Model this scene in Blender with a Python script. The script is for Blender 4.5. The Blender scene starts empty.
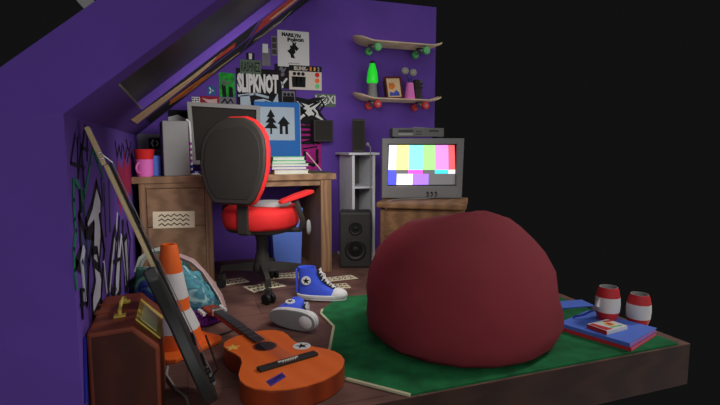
import bpy, bmesh, math, random
from mathutils import Vector, Matrix
from math import sin, cos, pi, radians as R
random.seed(4)
SC = bpy.context.scene
COL = SC.collection

# ------------------------------------------------------------ materials
def lin(c):
    c = c/255.0
    return c/12.92 if c <= .04045 else ((c+.055)/1.055)**2.4
def rgb(c): return (lin(c[0]), lin(c[1]), lin(c[2]), 1)
MATS = {}
def mat(name, c, rough=.7, metal=0, var=.10, scale=6, emit=0, alpha=1, spec=.3):
    m = bpy.data.materials.new(name); m.use_nodes = True
    nt = m.node_tree; b = nt.nodes['Principled BSDF']
    b.inputs['Roughness'].default_value = rough
    b.inputs['Metallic'].default_value = metal
    b.inputs['Specular IOR Level'].default_value = spec
    a = rgb(c)
    if var:
        tc = nt.nodes.new('ShaderNodeTexCoord'); n = nt.nodes.new('ShaderNodeTexNoise')
        n.inputs['Scale'].default_value = scale; n.inputs['Detail'].default_value = 4
        cr = nt.nodes.new('ShaderNodeValToRGB')
        cr.color_ramp.elements[0].position = .3; cr.color_ramp.elements[1].position = .7
        cr.color_ramp.elements[0].color = (a[0]*(1-var), a[1]*(1-var), a[2]*(1-var), 1)
        cr.color_ramp.elements[1].color = (min(1, a[0]*(1+var)), min(1, a[1]*(1+var)), min(1, a[2]*(1+var)), 1)
        nt.links.new(tc.outputs['Object'], n.inputs['Vector'])
        nt.links.new(n.outputs['Fac'], cr.inputs['Fac'])
        nt.links.new(cr.outputs['Color'], b.inputs['Base Color'])
    else:
        b.inputs['Base Color'].default_value = a
    if emit:
        b.inputs['Emission Color'].default_value = a
        b.inputs['Emission Strength'].default_value = emit
    b.inputs['Alpha'].default_value = alpha
    MATS[name] = m
def wood(name, c1, c2, scale=3, rot=(0, 0, 0), stretch=(1, 1, 1), rough=.6, dist=6, planks=None):
    m = bpy.data.materials.new(name); m.use_nodes = True
    nt = m.node_tree; b = nt.nodes['Principled BSDF']; L = nt.links.new
    b.inputs['Roughness'].default_value = rough; b.inputs['Specular IOR Level'].default_value = .25
    tc = nt.nodes.new('ShaderNodeTexCoord'); mp = nt.nodes.new('ShaderNodeMapping')
    mp.inputs['Rotation'].default_value = rot; mp.inputs['Scale'].default_value = stretch
    w = nt.nodes.new('ShaderNodeTexWave'); w.inputs['Scale'].default_value = scale
    w.inputs['Distortion'].default_value = dist; w.inputs['Detail'].default_value = 3; w.inputs['Detail Scale'].default_value = 1.2
    n = nt.nodes.new('ShaderNodeTexNoise'); n.inputs['Scale'].default_value = 14; n.inputs['Detail'].default_value = 4
    mx = nt.nodes.new('ShaderNodeMix'); mx.inputs[0].default_value = .45
    cr = nt.nodes.new('ShaderNodeValToRGB')
    cr.color_ramp.elements[0].position = .25; cr.color_ramp.elements[1].position = .75
    cr.color_ramp.elements[0].color = rgb(c1); cr.color_ramp.elements[1].color = rgb(c2)
    L(tc.outputs['Object'], mp.inputs['Vector']); L(mp.outputs['Vector'], w.inputs['Vector']); L(mp.outputs['Vector'], n.inputs['Vector'])
    L(w.outputs['Fac'], mx.inputs[2]); L(n.outputs['Fac'], mx.inputs[3]); L(mx.outputs[0], cr.inputs['Fac'])
    out = cr.outputs['Color']
    if planks:
        bk = nt.nodes.new('ShaderNodeTexBrick'); bk.inputs['Scale'].default_value = 1
        bk.inputs['Brick Width'].default_value = planks[0]; bk.inputs['Row Height'].default_value = planks[1]
        bk.inputs['Mortar Size'].default_value = .003
        bk.inputs['Color1'].default_value = (.78, .78, .78, 1); bk.inputs['Color2'].default_value = (1.15, 1.12, 1.1, 1)
        bk.inputs['Mortar'].default_value = (.4, .4, .4, 1)
        mm = nt.nodes.new('ShaderNodeMix'); mm.data_type = 'RGBA'; mm.blend_type = 'MULTIPLY'; mm.inputs[0].default_value = 1
        L(tc.outputs['Object'], bk.inputs['Vector']); L(out, mm.inputs[6]); L(bk.outputs['Color'], mm.inputs[7]); out = mm.outputs[2]
    L(out, b.inputs['Base Color'])
    MATS[name] = m

mat('purple', (94, 62, 154), .85, var=.13, scale=2.2)
mat('ceil_purple', (92, 60, 154), .85, var=.13, scale=2.2)
mat('carpet', (20, 100, 54), .95, var=.35, scale=9)
mat('carpet_edge', (190, 185, 150), .9, var=.1)
wood('floorwood', (100, 70, 62), (118, 84, 74), 1.2, stretch=(1, 4, 4), planks=(.9, .3))
wood('slabwood', (48, 28, 22), (62, 37, 28), 1.6, stretch=(.6, 1, 3), dist=8)
wood('deskwood', (128, 98, 72), (152, 118, 88), 3.0, stretch=(.7, 1, 2.2), dist=9)
wood('deskwood_up', (128, 96, 70), (156, 120, 90), 3.0, stretch=(2.5, 1, .5), dist=7)
wood('notewood', (112, 80, 54), (134, 98, 66), 3.4, stretch=(.7, .7, 2.4), dist=8)
wood('drawerwood', (108, 76, 50), (132, 96, 64), 3.4, stretch=(.7, .7, 2.6), dist=8)
wood('boardwood', (206, 182, 152), (220, 196, 166), 3, stretch=(.4, 3, 3), dist=3)
wood('guitarwood', (232, 106, 42), (238, 112, 46), 1.0, stretch=(3, .7, 1), dist=2, rough=.4)
wood('guitarside', (120, 44, 20), (140, 54, 24), 2.5, stretch=(1, 1, 4), dist=2, rough=.4)
wood('neckwood', (128, 44, 24), (150, 56, 28), 3, stretch=(3, .5, 1), dist=2)
wood('maple', (196, 172, 128), (214, 190, 146), 3, stretch=(3, 3, .4), dist=2)
wood('casewood', (108, 46, 28), (124, 58, 36), 2, stretch=(1, .5, 2), dist=4, rough=.5)
wood('casepanel', (58, 22, 12), (70, 28, 16), 2, stretch=(1, 1, 2), dist=4, rough=.6)
mat('black', (18, 17, 18), .6, var=.2)
mat('ink', (12, 12, 14), .8, var=0)
mat('darkgrey', (46, 44, 42), .6)
mat('chairblack', (46, 42, 38), .7, var=.12, scale=4)
mat('chairpanel', (38, 35, 31), .8, var=.12, scale=4)
mat('red', (205, 34, 34), .75)
mat('greygear', (136, 136, 134), .6, var=.06)
mat('lightgrey', (148, 148, 146), .7, var=.06)
mat('tvgrey', (112, 111, 110), .55, var=.05)
mat('vcrgrey', (92, 91, 90), .5, var=.05)
mat('cabwhite', (206, 206, 210), .7, var=.06)
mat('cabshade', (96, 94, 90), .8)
mat('white', (214, 212, 210), .7, var=.05)
mat('paper', (232, 216, 184), .9, var=.06)
mat('paperwhite', (206, 206, 204), .9, var=.04)
mat('pink', (226, 110, 190), .6, var=.05)
mat('blue', (62, 88, 214), .7, var=.08)
mat('binblue', (104, 138, 232), .7, var=.06)
mat('bookblue', (84, 118, 216), .6, var=.06)
mat('boardblue', (16, 100, 178), .6, var=.05)
mat('palegrey', (170, 184, 196), .7, var=.04)
mat('bookpink', (214, 130, 176), .7)
mat('bookred', (200, 50, 60), .7)
mat('bookpurple', (112, 66, 178), .7)
mat('bookgreen', (96, 190, 136), .8)
mat('pages', (196, 200, 188), .9)
mat('orange', (238, 104, 34), .55, var=.05)
mat('bag', (126, 40, 49), .85, var=.10, scale=3)
mat('teal', (70, 118, 124), .9, var=.4, scale=14)
mat('clothgreen', (58, 86, 78), .9, var=.4, scale=14)
mat('clothblue', (40, 48, 110), .9, var=.4, scale=14)
mat('clothpink', (200, 170, 166), .9, var=.2, scale=10)
mat('clothpurple', (88, 30, 96), .9, var=.4, scale=14)
mat('brass', (222, 196, 90), .4, metal=.15, var=.15)
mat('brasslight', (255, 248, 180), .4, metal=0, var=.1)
mat('steel', (150, 150, 152), .35, metal=.6, var=.05)
mat('glassdark', (38, 36, 24), .45, var=.25, scale=3)
mat('gw_black', (16, 14, 30), .9, var=.2)
mat('gw_white', (188, 186, 200), .9, var=.15)
mat('gw_green', (22, 112, 84), .9, var=.2)
mat('gw_red', (150, 26, 70), .9, var=.25)
mat('gw_bluegrey', (72, 72, 130), .9, var=.1)
mat('gw_grey', (76, 66, 112), .9, var=.2)
mat('gw_blue', (30, 30, 150), .9, var=.1)
mat('p_black', (22, 20, 24), .85, var=.3, scale=20)
mat('p_grey', (112, 108, 118), .85, var=.1)
mat('p_sage', (92, 108, 92), .85, var=.2, scale=30)
mat('p_green', (34, 150, 48), .85, var=.5, scale=30)
mat('p_magenta', (160, 24, 120), .85, var=.3, scale=20)
mat('p_red', (150, 30, 50), .85, var=.2)
mat('p_cream', (206, 196, 184), .85, var=.05)
mat('p_orange', (216, 122, 46), .85, var=.5, scale=9)
mat('p_beige', (216, 184, 140), .85, var=.15, scale=9)
mat('p_rust', (190, 62, 44), .85, var=.4, scale=9)
mat('p_teal', (44, 96, 140), .85, var=.2)
mat('wheelgreen', (96, 196, 116), .5, var=.05)
mat('wheelred', (208, 58, 56), .5, var=.05)
mat('lavagreen', (40, 226, 50), .3, var=.35, scale=22, emit=.4)
mat('canred', (196, 46, 52), .6, var=.05)
mat('yellow', (236, 186, 90), .7)
mat('clawpurple', (74, 54, 150), .7)
mat('strapblue', (46, 38, 160), .8)
mat('strapmag', (160, 60, 170), .8)
mat('darkgreen', (36, 52, 40), .8)
for nm, c in dict(w=(255, 255, 255), y=(255, 240, 150), c=(140, 240, 236), g=(168, 240, 140), p=(250, 150, 240), r=(246, 100, 105),
                  b=(84, 88, 236), m=(236, 90, 222), cy=(70, 222, 226), v=(176, 124, 246), gr=(128, 126, 128)).items():
    mat('scr_'+nm, c, .5, var=0, emit=(.9 if nm != 'gr' else .35))

# ------------------------------------------------------------ geometry
class MB:
    def __init__(s): s.v = []; s.f = []; s.m = []; s.mats = []; s.M = Matrix.Identity(4)
    def mi(s, m):
        if m not in s.mats: s.mats.append(m)
        return s.mats.index(m)
    def add(s, vs, fs, m, M=None):
        T = s.M @ M if M is not None else s.M
        o = len(s.v); s.v += [T @ Vector(p) for p in vs]
        for k, f in enumerate(fs):
            s.f.append([o+i for i in f]); s.m.append(s.mi(m[k] if isinstance(m, list) else m))
        return s
    def box(s, x0, x1, y0, y1, z0, z1, m, M=None):
        vs = [(x, y, z) for z in (z0, z1) for x, y in ((x0, y0), (x1, y0), (x1, y1), (x0, y1))]
        return s.add(vs, [(3, 2, 1, 0), (4, 5, 6, 7), (0, 1, 5, 4), (1, 2, 6, 5), (2, 3, 7, 6), (3, 0, 4, 7)], m, M)
    def prism(s, poly, z0, z1, m, M=None, side=None):
        n = len(poly); a = sum(poly[i][0]*poly[(i+1) % n][1]-poly[(i+1) % n][0]*poly[i][1] for i in range(n))
        if a < 0: poly = poly[::-1]
        vs = [(p[0], p[1], z0) for p in poly]+[(p[0], p[1], z1) for p in poly]
        fs = [tuple(range(n-1, -1, -1)), tuple(range(n, 2*n))]+[(i, (i+1) % n, n+(i+1) % n, n+i) for i in range(n)]
        return s.add(vs, fs, [m, m]+[side or m]*n, M)
    def loft(s, rings, m, M=None, cap=True, closed=True):
        n = len(rings[0]); vs = [p for r in rings for p in r]; fs = []; ms = []
        for k in range(len(rings)-1):
            for i in range(n if closed else n-1):
                j = (i+1) % n
                fs.append((k*n+i, k*n+j, (k+1)*n+j, (k+1)*n+i)); ms.append(m[k] if isinstance(m, list) else m)
        if cap:
            fs.append(tuple(range(n-1, -1, -1))); ms.append(m[0] if isinstance(m, list) else m)
            fs.append(tuple((len(rings)-1)*n+i for i in range(n))); ms.append(m[-1] if isinstance(m, list) else m)
        return s.add(vs, fs, ms, M)
    def lathe(s, prof, m, seg=20, M=None, cap=True):
        return s.loft([[(r*cos(2*pi*i/seg), r*sin(2*pi*i/seg), z) for i in range(seg)] for r, z in prof], m, M, cap)
    def tube(s, pts, r, m, seg=6, M=None):
        pts = [Vector(p) for p in pts]; rings = []; up = None
        for i, p in enumerate(pts):
            t = (pts[min(i+1, len(pts)-1)]-pts[max(i-1, 0)]).normalized()
            if up is None:
                up = Vector((0, 0, 1)) if abs(t.z) < .9 else Vector((1, 0, 0))
            a = t.cross(up).normalized(); b = a.cross(t).normalized(); up = b
            rr = r[i] if isinstance(r, (list, tuple)) else r
            rings.append([p-a*rr*cos(2*pi*k/seg)+b*rr*sin(2*pi*k/seg) for k in range(seg)])
        return s.loft(rings, m, M)
    def ribbon(s, pts, w, z0, z1, m, M=None):
        n = len(pts)
        for i in range(n-1):
            a = Vector(pts[i]+(0,) if len(pts[i]) == 2 else pts[i]); b = Vector(pts[i+1]+(0,) if len(pts[i+1]) == 2 else pts[i+1])
            d = (b-a).normalized(); q = Vector((-d.y, d.x, 0))*w/2; a = a-d*w*.3; b = b+d*w*.3
            s.prism([(a-q)[:2], (b-q)[:2], (b+q)[:2], (a+q)[:2]], z0, z1, m, M)
        return s
    def disc(s, r, z0, z1, m, M=None, seg=20, cx=0, cy=0, sy=1):
        return s.prism([(cx+r*cos(2*pi*i/seg), cy+r*sy*sin(2*pi*i/seg)) for i in range(seg)], z0, z1, m, M)
    def ell(s, c, r, m, seg=12, rings=8, M=None, fn=None):
        rs = []
        for k in range(rings+1):
            t = -pi/2+pi*k/rings; q = max(cos(t), .02)
            rs.append([(c[0]+r[0]*q*cos(2*pi*i/seg), c[1]+r[1]*q*sin(2*pi*i/seg), c[2]+r[2]*sin(t)) for i in range(seg)])
        if fn: rs = [[fn(p) for p in r_] for r_ in rs]
        return s.loft(rs, m, M)
    def text(s, txt, h, m, M, width=None, bold=.0, depth=.0006):
        cu = bpy.data.curves.new('t', 'FONT'); cu.body = txt; cu.size = 1; cu.align_x = 'CENTER'; cu.align_y = 'CENTER'
        cu.offset = bold; cu.resolution_u = 2
        ob = bpy.data.objects.new('t', cu); COL.objects.link(ob); bpy.context.view_layer.update()
        me = ob.to_mesh(); vs = [v.co.copy() for v in me.vertices]; fs = [tuple(p.vertices) for p in me.polygons]
        ob.to_mesh_clear(); bpy.data.objects.remove(ob); bpy.data.curves.remove(cu)
        if not vs: return s
        xs = [v.x for v in vs]; ys = [v.y for v in vs]; cx = (min(xs)+max(xs))/2; cy = (min(ys)+max(ys))/2
        ky = h/(max(ys)-min(ys)); kx = (width/(max(xs)-min(xs))) if width else ky
        return s.add([((v.x-cx)*kx, (v.y-cy)*ky, depth) for v in vs], fs, m, M)
    def build(s, name, parent=None, loc=(0, 0, 0), rz=0, smooth=None, bevel=0, sub=0, rot=None, **tags):
        me = bpy.data.meshes.new(name); me.from_pydata([tuple(v) for v in s.v], [], s.f)
        for k in s.mats: me.materials.append(MATS[k])
        me.polygons.foreach_set('material_index', s.m)
        bm = bmesh.new(); bm.from_mesh(me)
        if bevel or sub: bmesh.ops.remove_doubles(bm, verts=bm.verts, dist=1e-5)
        bm.to_mesh(me); bm.free()
        if smooth is not None:
            me.polygons.foreach_set('use_smooth', [True]*len(me.polygons)); me.set_sharp_from_angle(angle=R(smooth))
        me.update()
        o = bpy.data.objects.new(name, me); COL.objects.link(o)
        o.location = loc; o.rotation_euler = rot if rot else (0, 0, rz)
        if parent: o.parent = parent
        if bevel:
            b = o.modifiers.new('bevel', 'BEVEL'); b.width = bevel; b.segments = 2; b.limit_method = 'ANGLE'; b.angle_limit = R(35)
        if sub:
            b = o.modifiers.new('sub', 'SUBSURF'); b.levels = sub; b.render_levels = sub
        for k, v in tags.items(): o[k] = v
        return o
def thing(name, label, cat, loc=(0, 0, 0), rz=0, group=None, rot=None):
    o = bpy.data.objects.new(name, None); COL.objects.link(o); o.location = loc
    o.rotation_euler = rot if rot else (0, 0, rz); o['label'] = label; o['category'] = cat; o.empty_display_size = .05
    if group: o['group'] = group
    return o
def T(x, y, z): return Matrix.Translation((x, y, z))
def RX(a): return Matrix.Rotation(R(a), 4, 'X')
def RY(a): return Matrix.Rotation(R(a), 4, 'Y')
def RZ(a): return Matrix.Rotation(R(a), 4, 'Z')
def basis(o, x, y, z):
    M = Matrix.Identity(4)
    for i, c in enumerate((x, y, z)):
        for j in range(3): M[j][i] = c[j]
    for j in range(3): M[j][3] = o[j]
    return M
def star(n, r0, r1, ph=90, cx=0, cy=0):
    return [(cx+(r0 if i % 2 == 0 else r1)*cos(R(ph)+pi*i/n), cy+(r0 if i % 2 == 0 else r1)*sin(R(ph)+pi*i/n)) for i in range(2*n)]

mat('framered', (84, 22, 28), .6)
mat('bluepic', (70, 84, 170), .8, var=.4, scale=40)
mat('vasepink', (232, 120, 200), .5, var=.05)  # plain pink of the vase itself
mat('strapstem', (46, 58, 110), .8)
mat('drygrey', (150, 150, 140), .9)
mat('totem', (52, 50, 44), .8)
mat('blackgloss', (38, 37, 36), .45, spec=.5)
mat('pen_blue', (40, 52, 150), .6)
mat('clothwhite', (190, 196, 186), .9)
def fabric(name, cols, scale):
    m = bpy.data.materials.new(name); m.use_nodes = True; nt = m.node_tree; b = nt.nodes['Principled BSDF']; b.inputs['Roughness'].default_value = .9; b.inputs['Specular IOR Level'].default_value = .1
    tc = nt.nodes.new('ShaderNodeTexCoord'); n = nt.nodes.new('ShaderNodeTexNoise'); n.inputs['Scale'].default_value = scale; n.inputs['Detail'].default_value = 2; n.inputs['Distortion'].default_value = 1.6
    cr = nt.nodes.new('ShaderNodeValToRGB'); e = cr.color_ramp.elements
    while len(e) < len(cols): e.new(.5)
    for i, c in enumerate(cols): e[i].position = .30+.40*i/(len(cols)-1); e[i].color = rgb(c)
    nt.links.new(tc.outputs['Object'], n.inputs['Vector']); nt.links.new(n.outputs['Fac'], cr.inputs['Fac']); nt.links.new(cr.outputs['Color'], b.inputs['Base Color'])
    MATS[name] = m
fabric('heapgreen', [(30, 40, 44), (52, 84, 78), (84, 128, 116), (40, 52, 60), (140, 160, 150)], 6)
fabric('heapteal', [(50, 74, 92), (84, 150, 160), (60, 104, 124), (150, 190, 190)], 7)
fabric('heapblue', [(22, 26, 58), (48, 58, 130), (36, 44, 90), (70, 110, 130)], 7)
fabric('heappurple', [(60, 20, 80), (110, 40, 130), (50, 22, 66), (150, 60, 150)], 9)
GP=[
 ('white',[(2.309, 0.883), (2.166, 0.806), (2.016, 0.76), (2.043, 0.718), (2.186, 0.728), (2.11, 0.59), (2.243, 0.535), (2.339, 0.636), (2.405, 0.802)]),
 ('bluegrey',[(1.894, 0.801), (1.981, 0.721), (2.146, 0.686), (2.026, 0.609), (1.937, 0.479), (1.885, 0.612), (1.793, 0.653), (1.89, 0.681)]),
 ('white',[(2.104, 0.638), (2.22, 0.615), (2.248, 0.547), (2.305, 0.477), (2.245, 0.398), (2.036, 0.39), (2.044, 0.474), (2.13, 0.513)]),
 ('red',[(3.129, 0.96), (2.964, 0.812), (3.082, 0.757), (3.13, 0.642), (3.3, 0.762), (3.45, 0.698), (3.466, 0.605), (3.679, 0.743), (3.8, 0.691), (3.951, 0.955), (3.621, 0.895), (3.546, 1.002), (3.31, 0.895)]),
 ('white',[(2.841, 0.546), (2.995, 0.575), (2.936, 0.25), (2.672, 0.271)]),
 ('white',[(3.215, 0.48), (3.398, 0.48), (3.375, 0.193), (3.126, 0.197)]),
]
GL=[
 ('black',0.012,[(1.914, 1.076), (1.809, 0.981), (1.949, 0.967)]),
 ('black',0.012,[(1.945, 1.063), (1.918, 0.927)]),
 ('black',0.012,[(1.918, 0.927), (2.012, 1.039), (2.02, 0.891)]),
 ('black',0.01,[(1.95, 0.97), (2.043, 0.956)]),
 ('black',0.012,[(2.118, 1.111), (2.028, 1.029), (2.151, 1.021)]),
 ('black',0.012,[(2.156, 1.098), (2.116, 0.983)]),
 ('green',0.02,[(1.863, 0.92), (1.973, 0.87), (2.008, 0.856), (2.179, 0.97), (2.273, 1.029), (2.357, 0.974), (2.505, 0.897)]),
 ('green',0.018,[(1.94, 0.883), (1.988, 0.797)]),
 ('green',0.022,[(1.831, 0.925), (1.811, 0.861), (1.807, 0.799), (1.819, 0.758), (1.762, 0.709), (1.756, 0.642), (1.768, 0.58)]),
 ('red',0.012,[(3.086, 0.972), (3.012, 0.713)]),
 ('red',0.014,[(3.489, 1.015), (3.302, 0.651)]),
 ('red',0.012,[(3.905, 1.013), (3.731, 0.704)]),
 ('black',0.014,[(3.033, 1.061), (3.086, 0.972), (3.218, 1.04), (3.291, 0.968), (3.389, 1.053)]),
 ('black',0.014,[(3.442, 1.04), (3.526, 0.963), (3.692, 1.028)]),
 ('black',0.014,[(3.653, 1.081), (3.943, 0.941)]),
 ('black',0.012,[(4.018, 1.072), (3.642, 0.934)]),
 ('grey',0.03,[(2.522, 0.86), (2.494, 0.631)]),
 ('grey',0.03,[(2.701, 0.872), (2.635, 0.632)]),
 ('grey',0.02,[(2.442, 0.896), (2.455, 0.774)]),
 ('white',0.02,[(2.945, 0.671), (2.864, 0.596)]),
 ('black',0.038,[(2.409, 0.35), (2.573, 0.488), (2.732, 0.586), (2.828, 0.612)]),
 ('black',0.03,[(2.604, 0.302), (2.86, 0.489), (3.026, 0.639)]),
 ('black',0.036,[(2.841, 0.254), (3.037, 0.454), (3.213, 0.589)]),
 ('black',0.036,[(3.161, 0.597), (3.231, 0.168)]),
 ('black',0.026,[(3.301, 0.18), (3.57, 0.417), (3.44, 0.557)]),
 ('black',0.038,[(2.409, 0.35), (2.529, 0.387), (2.64, 0.291)]),
 ('white',0.03,[(2.488, 0.374), (2.762, 0.561)]),
 ('white',0.026,[(2.735, 0.316), (3.074, 0.528)]),
 ('white',0.022,[(3.063, 0.507), (3.165, 0.272)]),
 ('black',0.02,[(2.325, 0.746), (2.407, 0.579), (2.26, 0.437)]),
 ('white',0.024,[(2.358, 0.535), (2.394, 0.391)]),
 ('white',0.03,[(1.925, 0.674), (1.877, 0.642), (1.886, 0.505)]),
 ('black',0.014,[(1.922, 0.885), (1.915, 0.809)]),
 ('black',0.02,[(2.641, 0.472), (3.017, 0.412)]),
 ('black',0.012,[(1.833, 0.458), (1.83, 0.556), (1.88, 0.542), (1.883, 0.495), (1.814, 0.509)]),
 ('blue',0.03,[(1.842, 0.378), (1.795, 0.186)]),
]
# ------------------------------------------------------------ the setting
XL, XR, YN, YB, ZK, ZT = -.328, 2.504, 1.754, 4.587, 1.132, 2.44
AL = math.atan(.822); CA, SA = cos(AL), sin(AL)
m = MB(); m.box(-.643, XR, YN, YB+.2, -.225, -.004, 'slabwood'); m.box(-.643, XR, YN, YB+.2, -.004, 0, 'floorwood')
m.build('floor', kind='structure')
m = MB(); XZ = basis((0, YB+.2, 0), (1, 0, 0), (0, 0, 1), (0, -1, 0))
m.prism([(-.328, 0), (XR, 0), (XR, ZT), (1.263, ZT), (-.328, ZK)], 0, .2, 'purple', XZ); m.build('wall_back', kind='structure')
# ceiling slope with the skylight opening cut through
def cpt(s, n): return (XL+CA*s-SA*n, ZK+SA*s+CA*n)
S1 = 2.06; S0 = .179; S2 = 1.78; H0, H1 = 1.925, 3.16
def xzprism(m, poly, y0, y1, mt): m.prism(poly, 0, y1-y0, mt, basis((0, y1, 0), (1, 0, 0), (0, 0, 1), (0, -1, 0)))
full = [(XL, ZK), cpt(S1, 0), cpt(S1, .2), (-.643, ZK)]
m = MB(); xzprism(m, full, YN, H0, 'ceil_purple'); xzprism(m, full, H1, YB+.2, 'ceil_purple')
xzprism(m, [(XL, ZK), cpt(S0, 0), cpt(S0, .2), (-.643, ZK)], H0, H1, 'ceil_purple')
xzprism(m, [cpt(S2, 0), cpt(S1, 0), cpt(S1, .2), cpt(S2, .2)], H0, H1, 'ceil_purple')
m.build('ceiling', kind='structure')
CM = basis((XL, 0, ZK), (0, 1, 0), (CA, 0, SA), (SA, 0, -CA))      # u = along the room, v = up the slope, w = into the room
w1 = MB(); w1.box(H0+.001, H1-.001, S0+.001, S2-.001, -.055, -.048, 'glassdark', CM)
win = w1.build('window_1', kind='structure')
m = MB()
for a in ((H0, H1, S0, S0+.012), (H0, H1, S2-.02, S2), (H0, H0+.02, S0, S2)):
    m.box(a[0]+.001, a[1]-.001, a[2]+.001, a[3]-.001, -.047, -.006, 'lightgrey', CM)
m.build('window_frame', win)
m = MB(); m.box(-.643, XL, YN, YB+.2, 0, ZK, 'purple'); wl = m.build('wall_left', kind='structure')
WM = basis((XL, 0, 0), (0, 1, 0), (0, 0, 1), (1, 0, 0))
m = MB()
for k, (c, pts) in enumerate(GP):
    mt = 'gw_'+c
    if c in ('white', 'bluegrey'): m.ribbon(pts+[pts[0]], .035, .0012+.0002*k, .0016+.0002*k, 'gw_black', WM)
    m.prism(pts, .0004+.0001*k, .001+.0001*k, mt, WM)
for k, (c, w, pts) in enumerate(GL): m.ribbon(pts, w, .002, .003+.0001*k, 'gw_'+c, WM)
m.build('graffiti', wl)
# roof post
m = MB(); m.box(-.02, .02, 1.80, 1.85, 0, .28, 'greygear')
o = m.build('roof_post', loc=(-.233, 0, 1.46), rot=(0, -AL, 0)); o['label'] = 'thin grey post standing on the outer face of the roof'; o['category'] = 'post'

# ------------------------------------------------------------ posters on the back wall
def poster(x0, x1, z0, z1, layer, label, base, draw=None, name='poster', tilt=0):
    cx, cz = (x0+x1)/2, (z0+z1)/2; w, h = x1-x0, z1-z0
    m = MB(); m.M = RX(90) @ RZ(tilt)
    m.box(-w/2, w/2, -h/2, h/2, -.001, .001, base)
    if draw: draw(m, w, h, .0012)
    o = m.build(name, loc=(cx, YB-.0012-.0026*layer, cz)); o['label'] = label; o['category'] = 'poster' if 'poster' in name else 'sticker'
    return o
def d_mp(m, w, h, z):
    m.text('MARILYN', h*.11, 'ink', T(-.02, h*.38, z) @ RZ(-3), w*.6, .06)
    m.text('Poison', h*.12, 'ink', T(.02, h*.26, z) @ RZ(3), w*.52, .06)
    m.prism([(-.01, .07), (.01, .05), (.03, .075), (.02, .035), (.05, .005), (.025, -.02), (.01, -.0), (.02, -.03), (.0, -.05), (.015, -.085), (-.025, -.08), (-.03, -.05), (-.06, -.02), (-.03, .0), (-.035, .03), (-.01, .03)], z, z+.0006, 'ink')
    m.text('CREATION', h*.03, 'ink', T(0, -h*.4, z), w*.36, .02)
poster(.882, 1.176, 1.77, 2.092, 1, 'tall white poster with black script above a small leaping black figure', 'paperwhite', d_mp)
def d_slip(m, w, h, z):
    m.text('SLIPKNOT', h*.5, 'white', T(-w*.02, h*.13, z), w*.92, .06)
    m.ribbon([(-w*.45, -h*.2), (-w*.1, -h*.14), (w*.2, -h*.22)], .02, z, z+.0006, 'palegrey')
    m.prism([(-w*.42, -h*.48), (-w*.42, -h*.2), (-w*.22, -h*.16), (-w*.18, -h*.48)], z, z+.0006, 'palegrey')
    m.prism([(-w*.14, -h*.48), (-w*.1, -h*.3), (w*.1, -h*.26), (w*.3, -h*.34), (w*.42, -h*.1), (w*.44, -h*.48)], z, z+.0005, 'palegrey')
    m.disc(.02, z+.0006, z+.001, 'ink', cx=-.03, cy=-h*.4); m.disc(.025, z+.0006, z+.001, 'ink', cx=.06, cy=-h*.36, sy=.6)
poster(.506, .908, 1.388, 1.735, 1, 'large black poster with a jagged white band logo above the blue board', 'p_black', d_slip)
def d_green(m, w, h, z):
    m.prism([(-w*.3, -h*.5), (-w*.35, .0), (-w*.1, h*.1), (-w*.05, -h*.5)], z, z+.0004, 'ink')
    m.prism([(w*.1, -h*.5), (w*.12, -h*.05), (w*.35, -h*.1), (w*.4, -h*.5)], z, z+.0004, 'ink')
    m.prism([(-w*.4, .02), (-w*.2, h*.3), (0, h*.1), (w*.3, h*.2), (w*.2, 0), (0, .01), (-w*.2, -.01)], z, z+.0006, 'p_sage')
poster(.359, .492, 1.477, 1.686, 1, 'small bright green poster with black silhouettes', 'p_green', d_green)
def d_kash(m, w, h, z): m.text('KASHNEZ', h*.7, 'ink', T(0, 0, z), w*.9, .01)
poster(.543, .728, 1.688, 1.81, 2, 'grey green poster with black block lettering on top of the black band poster', 'p_sage', d_kash)
def d_cross(m, w, h, z): m.prism([(-.012, -.02), (-.015, .03), (.015, .03), (.012, -.02)], z, z+.0006, 'white')
poster(.60, .672, 1.80, 1.872, 1, 'small black square sticker with a white mark above the grey green lettering', 'p_black', d_cross, 'sticker')
poster(.745, .794, 1.88, 1.958, 2, 'small pale square sticker pinned above a grey card', 'paperwhite', None, 'sticker')
poster(.738, .815, 1.765, 1.92, 1, 'plain mid grey card sticker under the small pale square', 'p_grey', None, 'sticker')
def d_strip(m, w, h, z):
    for k in range(3): m.box(-w*.4, w*.4, -h*.42+k*h*.3, -h*.18+k*h*.3, z, z+.0006, 'darkgrey')
poster(.827, .877, 1.86, 2.034, 1, 'narrow grey photo strip sticker beside the tall white poster', 'p_grey', d_strip, 'sticker')
def d_b2(m, w, h, z):
    m.prism([(-w*.3, h*.1), (-w*.1, h*.45), (w*.1, h*.3), (w*.3, h*.4), (w*.1, h*.15)], z, z+.0005, 'p_grey')
    m.ribbon([(-.04, -.03), (0, -.07), (.04, -.02)], .018, z, z+.0006, 'paperwhite'); m.ribbon([(0, -.07), (0, -.1)], .016, z, z+.0006, 'paperwhite')
    m.disc(.02, z, z+.0005, 'p_grey', cx=.0, cy=.02)
poster(.85, .993, 1.57, 1.79, 0, 'black and grey portrait poster below the tall white poster', 'p_black', d_b2)
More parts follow.
